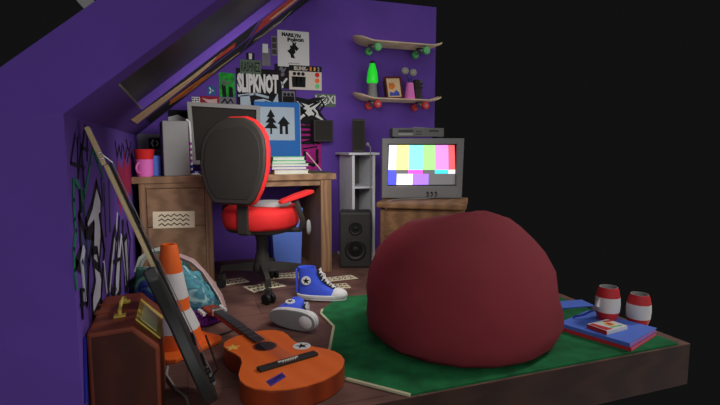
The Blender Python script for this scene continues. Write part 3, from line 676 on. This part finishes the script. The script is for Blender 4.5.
m = MB(); m.box(-.04, .04, -.03, .03, 0, .008, 'black'); m.build('cassette', loc=(2.31, 4.44, ZS+.001), label='flat black case at the right end of the lower skateboard shelf', category='case')

# ------------------------------------------------------------ office chair
t = thing('office_chair', 'black and red office chair with its back to the viewer at the desk', 'chair', (.535, 3.50, 0), R(-38))
hub = .185
m = MB(); m.lathe([(.06, hub-.03), (.065, hub+.0), (.055, hub+.03)], 'chairblack', 14)
m.lathe([(.052, hub+.03), (.048, .27), (.04, .28), (.038, .36), (.045, .40), (.06, .425)], 'chairblack', 14); m.build('column', t, smooth=40)
for k, az in enumerate((144, 268, 345, 56)):
    a = R(az); dx, dy = sin(a), cos(a); Lg = .33 if k != 0 else .30
    m = MB(); rings = []
    for f, w_, z_, th in ((.04, .035, hub, .035), (.5, .028, hub-.012, .026), (.92, .022, hub-.03, .022), (1.0, .024, hub-.05, .028)):
        q = Lg*f; rings.append([(dx*q-dy*w_, dy*q+dx*w_, z_-th), (dx*q+dy*w_, dy*q-dx*w_, z_-th), (dx*q+dy*w_*.7, dy*q-dx*w_*.7, z_+th), (dx*q-dy*w_*.7, dy*q+dx*w_*.7, z_+th)])
    m.loft(rings, 'chairblack'); lg = m.build('base_leg', t, smooth=40)
    m = MB()
    m.box(dx*Lg-.02, dx*Lg+.02, dy*Lg-.02, dy*Lg+.02, .055, .10, 'chairblack')
    for sgn in (-1, 1):
        m.M = T(dx*(Lg+.01), dy*(Lg+.01), .035) @ RZ(-az+35) @ RY(90); m.disc(.035, sgn*.022-.012, sgn*.022+.012, 'black', seg=14)
    m.M = Matrix.Identity(4); m.build('caster', lg, smooth=40)
m = MB(); ov = lambda rx, ry, n=18, e=.75: [(rx*math.copysign(abs(cos(2*pi*i/n))**e, cos(2*pi*i/n)), ry*math.copysign(abs(sin(2*pi*i/n))**e, sin(2*pi*i/n))) for i in range(n)]
m.loft([[(x, y, z) for x, y in ov(r_, r_*.9)] for z, r_ in ((.425, .13), (.45, .225), (.475, .24))], 'chairblack'); m.build('seat_pan', t, smooth=40)
m = MB(); m.loft([[(x, y, z+zz*(y > .0)) for x, y in ov(r_, r_*.92)] for z, r_, zz in ((.475, .24, 0), (.50, .255, 0), (.58, .258, .0), (.612, .24, .014), (.622, .17, .014), (.618, .06, 0))], 'red'); m.build('seat_cushion', t, smooth=60)
m = MB(); m.loft([[(x+.05, y+.05, z) for x, y in ov(r_, r_*.8)] for z, r_ in ((.622, .15), (.645, .14), (.653, .08))], 'lightgrey'); m.build('seat_pad', t, smooth=60, label='grey pad on the seat')
prof = [(.66, .13), (.695, .165), (.76, .20), (.835, .228), (.91, .242), (1.02, .240), (1.10, .222), (1.155, .185), (1.20, .13), (1.225, .06)]
BT = T(-.045, -.24, 0)
def backloft(m, y0, y1, k, mt, shr=0):
    pl = [(w_*k-shr, z) for z, w_ in prof]; poly = [(x, z+(z-.9)*(k-1)) for x, z in pl]+[(-x, z+(z-.9)*(k-1)) for x, z in pl[::-1]]
    cy = lambda x, z: .35*x*x*1.2-.10*(z-.9)
    A = [[(x, y0-cy(x, z), z) for x, z in poly], [(x, y1-cy(x, z), z) for x, z in poly]]
    m.loft(A, mt, T(0, 0, 0))
m = MB(); m.M = BT; backloft(m, -.035, .0, 1, 'chairblack'); m.build('backrest_shell', t, bevel=.012, smooth=30)
m = MB(); m.M = BT; backloft(m, -.042, -.030, .86, 'chairpanel'); m.build('back_panel', t, bevel=.004, smooth=30)
m = MB(); m.M = BT; backloft(m, .001, .048, 1.035, 'red'); m.build('backrest_cushion', t, bevel=.02, smooth=30)
m = MB(); m.box(-.04, .04, -.255, -.235, .455, .68, 'chairblack'); m.box(-.04, .04, -.24, .0, .445, .47, 'chairblack'); m.build('back_support', t, bevel=.006)
for s in (-1, 1):
    m = MB(); m.tube([(s*.16, .03, .45), (s*.29, .03, .46), (s*.315, .02, .52), (s*.295, .0, .60), (s*.27, .0, .68)], [.018, .02, .022, .022, .018], 'chairblack', 6); m.build('arm_bracket', t, smooth=50)
    m = MB(); m.M = T(s*.27, .0, .68) @ RZ(-30 if s > 0 else 8) @ RX(13); rr = []
    for y, w_, z_ in ((-.13, .024, .018), (-.10, .034, .026), (.02, .042, .03), (.12, .040, .028), (.15, .026, .02)): rr.append([(-w_, y, 0), (w_, y, 0), (w_*.9, y, z_), (-w_*.9, y, z_)])
    m.loft(rr, 'red'); m.build('armrest', t, bevel=.006, smooth=40)
m = MB(); m.tube([(.12, .1, .45), (.27, .09, .455), (.32, .09, .47)], .008, 'chairblack'); m.M = T(.325, .09, .47); m.ell((0, 0, 0), (.018, .025, .055), 'greygear', 8, 6); m.build('height_lever', t, smooth=50, label='grey lever paddle')

# ------------------------------------------------------------ bean bag
m = MB(); az = R(32.0); Rv = Vector((cos(az), -sin(az), 0)); Fv = Vector((sin(az), cos(az), 0)); C0 = Vector((1.473, 2.357, 0)); SG = 20
lv = [(.012, .485, .485, .54, .48), (.045, .52, .52, .575, .50), (.12, .535, .545, .585, .52), (.24, .535, .52, .55, .52), (.36, .52, .495, .47, .50), (.46, .48, .45, .37, .45), (.535, .415, .385, .28, .36), (.60, .32, .31, .18, .27), (.645, .09, .25, .09, .17), (.67, -.03, .17, .03, .08)]
rings = []
rnd = random.Random(3)
for k, (z, l, r_, f_, b_) in enumerate(lv):
    ring = []
    for i in range(SG):
        a = 2*pi*i/SG+.08*(k % 2); x = cos(a); y = sin(a)
        j = 1+(rnd.random()-.5)*.045*(0 < k)
        ox = (x*r_ if x > 0 else x*l)
        if k == len(lv)-1: ox = .085+x*.085
        p = C0+Rv*ox*j+Fv*(y*(b_ if y > 0 else f_))*j+Vector((0, 0, z+(rnd.random()-.5)*.012*(k > 1)))
        ring.append(tuple(p))
    rings.append(ring)
m.loft(rings, 'bag'); m.build('beanbag', smooth=70, label='large dark red bean bag slumped on the green carpet', category='beanbag')

# ------------------------------------------------------------ acoustic guitar
ax = Vector((.288, -.958, 0)).normalized(); px_ = Vector((.958, .288, 0)).normalized()
t = thing('acoustic_guitar', 'orange brown acoustic guitar lying face up on the floor', 'guitar', (.349, 2.262, .001), math.atan2(px_.y, px_.x))
# local: x = across, y = towards the head
hp = [(-.2, .05), (-.185, .1), (-.16, .135), (-.115, .157), (-.06, .156), (0, .145), (.05, .143), (.1, .158), (.15, .188), (.2, .217), (.25, .232), (.3, .232), (.35, .215), (.4, .172), (.435, .11), (.453, .04)]
ol = [(w_, -a) for a, w_ in hp]+[(-w_, -a) for a, w_ in hp[::-1]]
m = MB(); m.prism(ol, 0, .088, 'guitarside'); m.build('body', t, bevel=.005, smooth=30)
m = MB(); m.prism(ol, .0885, .094, 'guitarwood'); m.disc(.058, .0942, .0948, 'neckwood', seg=28); m.disc(.048, .0949, .0956, 'black', seg=28); m.build('soundboard', t, smooth=30)
m = MB(); m.box(-.026, .026, .14, .60, .078, .100, 'neckwood'); m.build('neck', t, bevel=.004)
m = MB(); m.box(-.026, .026, .055, .60, .1005, .106, 'darkgrey')
for k in range(14): m.box(-.026, .026, .12+.48*(1-.94**(1.9*k))/.83, .122+.48*(1-.94**(1.9*k))/.83, .106, .1075, 'steel')
m.build('fretboard', t)
m = MB(); m.box(-.03, .03, .60, .612, .078, .113, 'p_cream'); m.build('nut', t)
m = MB(); m.prism([(-.03, .612), (.03, .612), (.045, .66), (.038, .76), (-.038, .76), (-.045, .66)], .072, .094, 'neckwood'); hs = m.build('headstock', t, bevel=.003)
for s in (-1, 1):
    for k in range(3):
        m = MB(); m.tube([(s*.03, .655+k*.035, .083), (s*.058, .655+k*.035, .083)], .004, 'steel', 6); m.box(min(s*.056, s*.072), max(s*.056, s*.072), .645+k*.035, .665+k*.035, .074, .092, 'white'); m.build('tuning_peg', hs)
m = MB(); m.box(-.14, .145, -.245, -.205, .0945, .108, 'darkgrey'); m.box(-.05, .05, -.232, -.222, .108, .113, 'p_cream'); m.build('bridge', t, bevel=.003)
for k in range(6):
    x = -.020+.008*k; m = MB(); m.tube([(x*1.5, -.24, .110), (x*1.5, -.227, .1145), (x, .606, .1145), (x, .68, .100)], .0012, 'steel', 4); m.build('string', t)
for x in [-.03+.012*k for k in range(6)]:
    m = MB(); m.ell((x, -.238, .110), (.004, .004, .005), 'p_cream', 6, 4); m.build('bridge_pin', t)
def sticker(name, label, x, y, rot, fn):
    m = MB(); fn(m); gm = Matrix.Translation((.349, 2.262, .0955)) @ Matrix.Rotation(math.atan2(px_.y, px_.x), 4, 'Z') @ T(x, y, 0) @ RZ(rot)
    o = m.build(name, t); o.matrix_local = T(x, y, .0945) @ RZ(rot); o['label'] = label
sticker('star_sticker', 'yellow star sticker', -.128, .075, -20, lambda m: (m.prism(star(5, .038, .018), 0, .001, 'yellow')))
sticker('round_sticker', 'white round sticker with a black splash', .14, -.105, 10, lambda m: (m.disc(.042, 0, .001, 'white', seg=24), m.prism(star(5, .032, .012, 60), .0012, .0018, 'ink')))
sticker('patch_sticker', 'purple lettered patch', -.115, -.335, 20, lambda m: (m.prism([(-.055, -.025), (.04, -.02), (.06, .02), (-.035, .02)], 0, .001, 'clawpurple'), m.text('CLAWS', .022, 'ink', T(0, 0, .0012), .08, .01)))

# ------------------------------------------------------------ electric guitar leaning on the wall
P0 = Vector((.092, 2.035, .008)); P1 = Vector((-.312, 1.99, 1.125)); A = (P1-P0).normalized()
N0 = Vector((1, .07, .35)); N = (N0-A*N0.dot(A)).normalized(); U = A.cross(N).normalized()   # U = across the body
t = thing('electric_guitar', 'black electric guitar leaning edge on against the graffiti wall', 'guitar'); t.matrix_world = basis(P0, U, A, N)
eb = [(x_, y_*1.42) for x_, y_ in [(.0, .0), (.08, .012), (.15, .05), (.175, .12), (.155, .20), (.125, .25), (.135, .31), (.165, .37), (.15, .405), (.10, .40), (.05, .36), (.03, .34),
      (-.03, .34), (-.055, .38), (-.10, .43), (-.145, .45), (-.165, .42), (-.145, .34), (-.13, .27), (-.155, .20), (-.178, .12), (-.15, .045), (-.08, .01)]]
m = MB(); m.prism(eb, -.026, .022, 'blackgloss'); m.build('body', t, bevel=.008, smooth=30)
m = MB(); m.box(-.022, .022, .40, 1.02, -.002, .016, 'maple'); m.build('neck', t, bevel=.004, label='pale maple neck')
m = MB(); m.box(-.024, .024, .42, 1.02, .0165, .024, 'black'); m.build('fretboard', t)
m = MB(); m.prism([(-.022, 1.021), (.022, 1.021), (.032, 1.08), (.026, 1.16), (-.03, 1.165), (-.032, 1.1)], -.006, .010, 'maple'); hs = m.build('headstock', t, bevel=.003)
for k in range(6):
    m = MB(); m.tube([(-.03+.002*k, 1.045+.022*k, .0), (-.03+.002*k, 1.045+.022*k, .012)], .004, 'steel', 6); m.build('tuning_peg', hs)
m = MB(); m.box(-.05, .05, .06, .13, .0225, .036, 'steel'); m.build('bridge', t, bevel=.003)
m = MB(); m.box(-.04, .04, .15, .175, .0225, .032, 'black'); m.build('pickup', t); m = MB(); m.box(-.04, .04, .25, .275, .0225, .032, 'black'); m.build('pickup', t)
m = MB(); m.tube([(-.045, .10, .034), (-.05, .12, .065), (-.04, .27, .075)], .004, 'black', 6); m.build('tremolo_arm', t)
for k, (x, y) in enumerate(((-.11, .12), (-.13, .17))):
    m = MB(); m.M = T(x, y, .0225); m.lathe([(.012, 0), (.011, .018), (.006, .02)], 'black', 10); m.build('control_knob', t, smooth=40)
for k in range(6):
    x = -.018+.0072*k; m = MB(); m.tube([(x, .10, .037), (x, 1.02, .029), (x, 1.06, .008)], .0012, 'steel', 4); m.build('string', t)

# ------------------------------------------------------------ brown case
t = thing('amplifier_case', 'brown wooden case with brass handle standing by the graffiti wall', 'case', (-.21, 2.08, 0))
pr_ = [(-.112, 0), (.118, 0), (.118, .315), (.035, .402), (-.112, .395)]
m = MB(); m.prism(pr_, -.225, .225, 'casewood', RX(90)); m.build('body', t, bevel=.008)
pi_ = [(-.097, .0), (.104, .0), (.104, .308), (.030, .384), (-.097, .378)]
m = MB(); m.prism(pi_, .2255, .228, 'casepanel', RX(90)); m.build('front_panel', t)
m = MB(); m.M = RY(-2.4); m.box(-.125, .015, -.02, .03, .398, .402, 'casewood'); m.box(-.125, .015, .09, .11, .398, .402, 'casewood'); m.build('lid_strap', t, bevel=.001)
m = MB(); m.tube([(-.02, -.085, .40), (-.02, -.085, .42), (-.02, -.03, .435), (-.02, .04, .435), (-.02, .09, .42), (-.02, .09, .40)], .007, 'brass', 6); m.box(-.04, .0, -.10, -.07, .3985, .406, 'brass'); m.box(-.04, .0, .075, .105, .3985, .406, 'brass'); m.build('handle', t, label='brass carrying handle')
sl = math.atan2(.315-.402, .118-.035)
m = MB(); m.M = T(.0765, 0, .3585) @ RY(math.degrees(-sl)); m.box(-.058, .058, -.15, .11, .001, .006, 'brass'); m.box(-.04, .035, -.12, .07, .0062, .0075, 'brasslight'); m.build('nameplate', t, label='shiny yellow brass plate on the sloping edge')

# ------------------------------------------------------------ traffic cone
t = thing('traffic_cone', 'orange and white striped traffic cone standing behind the electric guitar', 'cone', (-.05, 2.66, 0), R(40))
m = MB(); s_ = .178; c_ = .03; m.prism([(-s_+c_, -s_), (s_-c_, -s_), (s_, -s_+c_), (s_, s_-c_), (s_-c_, s_), (-s_+c_, s_), (-s_, s_-c_), (-s_, -s_+c_)], 0, .022, 'orange'); m.build('base_plate', t, bevel=.005)
m = MB(); pf = [(.135, .022), (.13, .06), (.124, .10), (.10, .165), (.083, .20), (.078, .262), (.059, .395), (.040, .535), (.036, .54), (.028, .538), (.028, .49)]
col = ['orange', 'orange', 'white', 'white', 'orange', 'white', 'orange', 'orange', 'orange', 'orange']
m.loft([[(r_*cos(2*pi*i/20)-.015*z, r_*sin(2*pi*i/20)+.025*z, z) for i in range(20)] for r_, z in pf], col); m.build('cone_body', t, smooth=35)

# ------------------------------------------------------------ clothes heap
def garment(c, r, mts, seed, label, name='jacket'):
    rn = random.Random(seed); ph = [rn.random()*6 for _ in range(6)]
    def fn(p):
        x, y, z = p[0]-c[0], p[1]-c[1], p[2]
        k = 1+.12*sin(13*x+ph[0])*sin(11*y+ph[1])+.09*sin(21*x+ph[2]+9*z)+.07*sin(24*y+ph[3]-13*z)+.05*sin(37*(x+y)+ph[4])-.10*abs(sin(15*x-19*y+7*z+ph[5]))+.04*sin(60*x+ph[1])*sin(55*z)
        return (c[0]+x*k, c[1]+y*k, max(.004, p[2]*k))
    m = MB(); m.ell((c[0], c[1], c[2]), r, mts, 44, 20, fn=fn)
    nf = len(m.f)
    return m.build(name, smooth=80, label=label, category='clothing')
garment((-.10, 3.38, .13), (.20, .20, .21), 'heapgreen', 1, 'dark green jacket heaped against the graffiti wall behind the cone')
garment((.055, 3.16, .09), (.185, .13, .18), 'heapteal', 2, 'teal blue shirt crumpled in front of the green jacket')
garment((-.20, 3.10, .07), (.11, .10, .18), 'heapblue', 5, 'dark blue garment bunched left of the cone', 'shirt')
garment((.09, 2.98, .02), (.14, .09, .05), 'heappurple', 3, 'flat purple garment under the teal shirt', 'shirt')
def strip(pts, w, mt, name, label):
    m = MB(); rings = []
    for k, p in enumerate(pts):
        p = Vector(p); t_ = (Vector(pts[min(k+1, len(pts)-1)])-Vector(pts[max(k-1, 0)])).normalized(); n_ = Vector((0, -.5, .85)); q = t_.cross(n_).normalized(); n_ = q.cross(t_).normalized(); ww = w*(1+.25*sin(2.3*k))
        rings.append([p-q*ww-n_*.012, p-q*ww*.3+n_*.014, p+q*ww*.4-n_*.0, p+q*ww+n_*.008, p+q*ww*.8-n_*.02, p-n_*.018])
    m.loft(rings, mt); m.build(name, smooth=60, label=label, category='clothing')
strip([(-.02, 3.28, .35), (.06, 3.25, .315), (.12, 3.22, .25), (.17, 3.19, .18), (.215, 3.16, .10), (.24, 3.14, .025)], .018, 'clothpink', 'scarf', 'pale pink scarf running down the right side of the clothes heap')
strip([(-.285, 3.38, .24), (-.25, 3.37, .33), (-.197, 3.36, .37), (-.136, 3.34, .385), (-.07, 3.32, .38)], .02, 'clothwhite', 'cloth', 'white cloth edge lying over the top left of the clothes heap')
# ------------------------------------------------------------ sneakers
def footprint(x0, x1, w, n=22):
    c = (x0+x1)/2; l = (x1-x0)/2; r = []
    for i in range(n):
        a = 2*pi*i/n; ca, sa = cos(a), sin(a)
        ww = w*(1+.13*ca)
        r.append((c+l*math.copysign(abs(ca)**.8, ca), ww*math.copysign(abs(sa)**.85, sa)))
    return r
def sneaker(label, group):
    t = thing('sneaker', label, 'shoe', group=group)
    m = MB(); m.loft([[(x, y, z) for x, y in footprint(-.16-e, .185+e, .062+e)] for z, e in ((0, -.004), (.004, 0), (.036, .002), (.040, -.004))], ['greygear', 'white', 'white', 'white']); m.build('sole', t, smooth=40)
    m = MB(); m.loft([[(x, y, z) for x, y in footprint(-.161, .186, .063)] for z in (.016, .021)], 'greygear'); m.build('sole_stripe', t)
    m = MB(); rr = [(.0405, -.152, .15, .056), (.065, -.15, .125, .055), (.09, -.147, .075, .049), (.115, -.145, .035, .045), (.15, -.143, -.005, .042), (.19, -.145, -.022, .043), (.235, -.150, -.030, .046)]
    m.loft([[(x, y, z+(.0)) for x, y in footprint(a, b, w_)] for z, a, b, w_ in rr]+[[(x, y, .232) for x, y in footprint(-.14, -.038, .038)], [(x, y, .15) for x, y in footprint(-.13, -.03, .034)]], 'blue'); m.build('upper', t, smooth=50)
    m = MB(); m.ell((.118, 0, .035), (.072, .060, .048), 'white', 16, 10); m.build('toe_cap', t, smooth=70)
    m = MB(); pts = [(.092, .078), (.078, .09), (.06, .103), (.045, .117), (.03, .133), (.015, .152), (.003, .172), (-.006, .194), (-.01, .215)]
    m.M = RX(90)
    m.loft([[(x-.006, z-.003, -.02), (x+.010, z+.004, -.02), (x+.010, z+.004, .02), (x-.006, z-.003, .02)] for x, z in pts], 'darkgrey'); m.build('tongue', t, label='dark tongue under the laces')
    m = MB()
    for k in range(len(pts)-1):
        (xa, za), (xb, zb) = pts[k], pts[k+1]; xa += .013; xb += .013; za += .006; zb += .006
        s = 1 if k % 2 else -1
        m.tube([(xa-.004, -s*.026, za), ((xa+xb)/2+.004, 0, (za+zb)/2+.004), (xb-.004, s*.026, zb)], .0042, 'white', 5); m.tube([(xb-.004, -s*.026, zb), (xb+.004, 0, zb+.004), (xb-.004, s*.026, zb)], .004, 'white', 5)
    m.tube([(-.0, .0, .205), (.03, -.03, .19), (.036, -.048, .165), (.02, -.05, .15)], .0035, 'white', 5); m.tube([(.0, .0, .205), (.034, .0, .185), (.045, -.02, .15), (.06, -.035, .12)], .0035, 'white', 5)
    m.build('laces', t, label='white laces')
    for s in (-1, 1):
        m = MB(); m.M = T(-.085, s*.0465, .145) @ RX(90 if s < 0 else -90)
        m.disc(.032, -.003, .004, 'white', seg=22); m.prism(star(5, .025, .0105), .0045, .0055, 'ink'); m.build('ankle_badge', t, label='white round badge with a dark star')
    m = MB(); m.box(-.166, -.152, -.01, .01, .045, .22, 'blue'); m.build('heel_strip', t, bevel=.002)
    return t
def copy_tree(o, parent=None):
    c = o.copy(); COL.objects.link(c); c.parent = parent; c.matrix_parent_inverse = o.matrix_parent_inverse
    for ch in list(o.children): copy_tree(ch, c)
    return c
G = 'pair of blue high top sneakers'
sh = sneaker('blue high top sneaker standing upright on the carpet edge', G); sh.location = (.87, 3.165, .006); sh.rotation_euler = (0, 0, R(-26)); sh.scale = (1.0, 1, .93)
s2_ = copy_tree(sh); s2_['label'] = 'blue high top sneaker tipped on its side showing the grey sole'
s2_.scale = (.9, .95, .9); s2_.location = (.55, 2.66, .066); s2_.rotation_euler = (R(-84), 0, R(-46))

# ------------------------------------------------------------ papers on the floor
def paper(x, y, rz, w, h, label, k, crook=0):
    w *= 1.12; h *= 1.2; m = MB(); m.prism([(-w/2, -h/2), (0, -h/2+crook), (w/2, -h/2-.3*crook), (w/2-.01, h/2), (w*.1, h/2-crook), (-w/2+.012, h/2+.01)], 0, .0016, 'paper')
    rn = random.Random(k)
    for j in range(2):
        y0_ = h*(.2-.4*j)
        for i in range(7):
            xx = -w*.40+i*w*.125; m.ribbon([(xx, y0_-h*.10), (xx+w*.04, y0_+h*.12*(rn.random()+.3)), (xx+w*.08, y0_-h*.08*rn.random())], .009, .0018, .0024, 'ink')
    m.build('paper_scrap', loc=(x, y, .0012+.0005*k), rz=R(rz), label=label, category='paper', group='scribbled papers on the floor')
paper(.34, 3.82, 12, .22, .13, 'scribbled paper scrap farthest left under the desk by the chair caster', 1)
paper(.56, 3.60, 20, .24, .15, 'scribbled paper scrap lying under the chair base legs', 2, .02)
paper(.76, 3.86, -8, .24, .16, 'scribbled paper scrap under the desk right of the chair column', 3, .02)
paper(1.10, 3.62, 3, .34, .10, 'long scribbled paper strip behind the upright sneaker', 4)
paper(1.03, 3.42, -6, .24, .11, 'scribbled paper scrap half hidden behind the upright sneaker toe', 5)
# cables on floor
m = MB(); m.tube([(-.085, 2.36, .02), (-.09, 2.30, .008), (-.05, 2.15, .007), (-.01, 2.06, .007), (.0, 1.98, .007), (-.03, 1.88, .007), (-.05, 1.80, .007)], .006, 'greygear', 6); m.build('guitar_cable', smooth=60, label='grey cable curling on the floor between case and electric guitar', category='cable')
m = MB(); m.tube([(.175, 2.72, .007), (.19, 2.722, .007), (.22, 2.74, .007), (.27, 2.79, .007), (.30, 2.9, .007)], .005, 'darkgrey', 6); m.build('thin_cable', smooth=60, label='thin dark cable passing under the acoustic guitar neck', category='cable')

# ------------------------------------------------------------ books and cans on the carpet
GZ = .0105
def corner_book(name, cx, cy, rz, w, l, z, h, cover, pages, label):
    return book(name, cx, cy, z, w, l, h, rz, cover, pages, label)
fx, fy = 2.15, 1.835
corner_book('book', 2.193, 2.003, 20, .34, .385, GZ, .020, 'bookred', 'bookpink', 'red covered book at the bottom of the stack right of the bean bag')
corner_book('folder', 2.193, 2.005, 19, .34, .38, GZ+.021, .020, 'bookblue', 'bookpink', 'bright blue folder on top of the red book right of the bean bag')
zt = GZ+.0415
corner_book('notebook', 2.36, 2.455, -8, .26, .13, GZ, .008, 'bookblue', 'pages', 'thin blue notebook lying open side down between bean bag and cans')
m = MB(); m.tube([(2.10, 2.16, zt+.007), (2.15, 2.13, zt+.025), (2.195, 2.105, zt+.055)], .006, 'pen_blue', 6); m.build('pen', label='dark blue pen propped on the folder beside the handled can', category='pen')
t = thing('snack_box', 'small white and red cardboard snack box on the blue folder', 'box', (2.15, 1.965, zt), R(8))
m = MB(); m.box(-.085, .085, -.06, .06, 0, .022, 'white'); m.box(-.086, -.085, -.06, .06, 0, .022, 'canred'); m.build('carton', t, bevel=.002)
m = MB(); m.prism([(-.08, -.05), (-.03, -.055), (-.05, .05), (-.08, .05)], .0225, .023, 'canred'); m.disc(.028, .0225, .0232, 'yellow', cx=.02, cy=.0, seg=14); m.disc(.016, .0234, .0238, 'canred', cx=.02, seg=10); m.ribbon([(.03, .035), (.075, .03)], .018, .0225, .0232, 'canred'); m.ribbon([(-.02, -.035), (.06, -.04)], .010, .0225, .0232, 'wheelgreen'); m.build('print', t, label='red, yellow and green print')
def can(x, y, z, s, label, handle):
    t = thing('barrel_can', label, 'can', (x, y, z), 0, 'red and white barrel cans')
    m = MB(); pf = [(.048, 0), (.055, .02), (.064, .05), (.067, .095), (.064, .135), (.056, .175), (.048, .19), (.044, .19), (.042, .17)]
    m.lathe([(a*s, b*s) for a, b in pf], ['canred', 'canred', 'white', 'white', 'canred', 'canred', 'lightgrey', 'lightgrey'], 20); m.build('body', t, smooth=50)
    m = MB(); m.disc(.044*s, .168*s, .171*s, 'lightgrey'); m.build('lid', t)
    if handle: m = MB(); m.prism([(-.05*s, .07*s), (-.088*s, .085*s), (-.085*s, .10*s), (-.055*s, .145*s)], -.006, .006, 'white', RX(90)); m.build('torn_tab', t, label='torn white tab on the side')
    return t
can(2.275, 2.085, zt, 1.0, 'red and white barrel shaped can with a torn tab, left one on the folder', True)
can(2.452, 2.03, GZ, .98, 'red and white barrel shaped can standing behind the right side of the folder', False)

# ------------------------------------------------------------ camera, light
cam = bpy.data.cameras.new('camera'); co = bpy.data.objects.new('camera', cam); COL.objects.link(co); SC.camera = co
cam.sensor_width = 36; cam.lens = 492.6/720*36; cam.clip_start = .05
co.location = (0, 0, 1.03); co.rotation_euler = (R(90-6.356), 0, R(-20.13))
wd = bpy.data.worlds.new('world'); SC.world = wd; wd.use_nodes = True
wd.node_tree.nodes['Background'].inputs[0].default_value = (.0058, .0058, .006, 1)
def sun(az, el, e, col, ang):
    l = bpy.data.lights.new('sun', 'SUN'); l.energy = e; l.color = col; l.angle = R(ang); o = bpy.data.objects.new('sun', l); COL.objects.link(o)
    d = Vector((sin(R(az))*cos(R(el)), cos(R(az))*cos(R(el)), sin(R(el)))); o.rotation_euler = d.to_track_quat('Z', 'Y').to_euler()
def area(loc, target, size, e, col):
    l = bpy.data.lights.new('lamp', 'AREA'); l.shape = 'DISK'; l.size = size; l.energy = e; l.color = col; l.spread = R(112); o = bpy.data.objects.new('lamp', l); COL.objects.link(o)  # unseen fill light, not a lamp belonging to the room
    o.location = loc; o.rotation_euler = (Vector(loc)-Vector(target)).to_track_quat('Z', 'Y').to_euler()
sun(172, 5, .64, (1, 1, 1), 40)  # added low fill from behind the camera, evens out the interior
sun(212, 26, .34, (1, 1, 1), 30)  # added weak front-left fill, lifts the cabinet's left side
sun(98, -34, .6, (1, .97, .95), 40)  # added upward fill for the skateboard undersides
sun(84, 44, 1.05, (1, .97, .95), 12)
sun(150, 72, .5, (1, 1, 1), 50)  # added overhead fill for the floor and bean bag top
area((.7, 2.3, 1.5), (.7, 4.4, .4), .8, 11, (1, .98, .96))  # added to brighten desk and back wall, no such source in the room
SC.view_settings.view_transform = 'Standard'; SC.view_settings.look = 'None'; SC.view_settings.gamma = 1; SC.view_settings.use_curve_mapping = False
SC.view_settings.exposure = 0
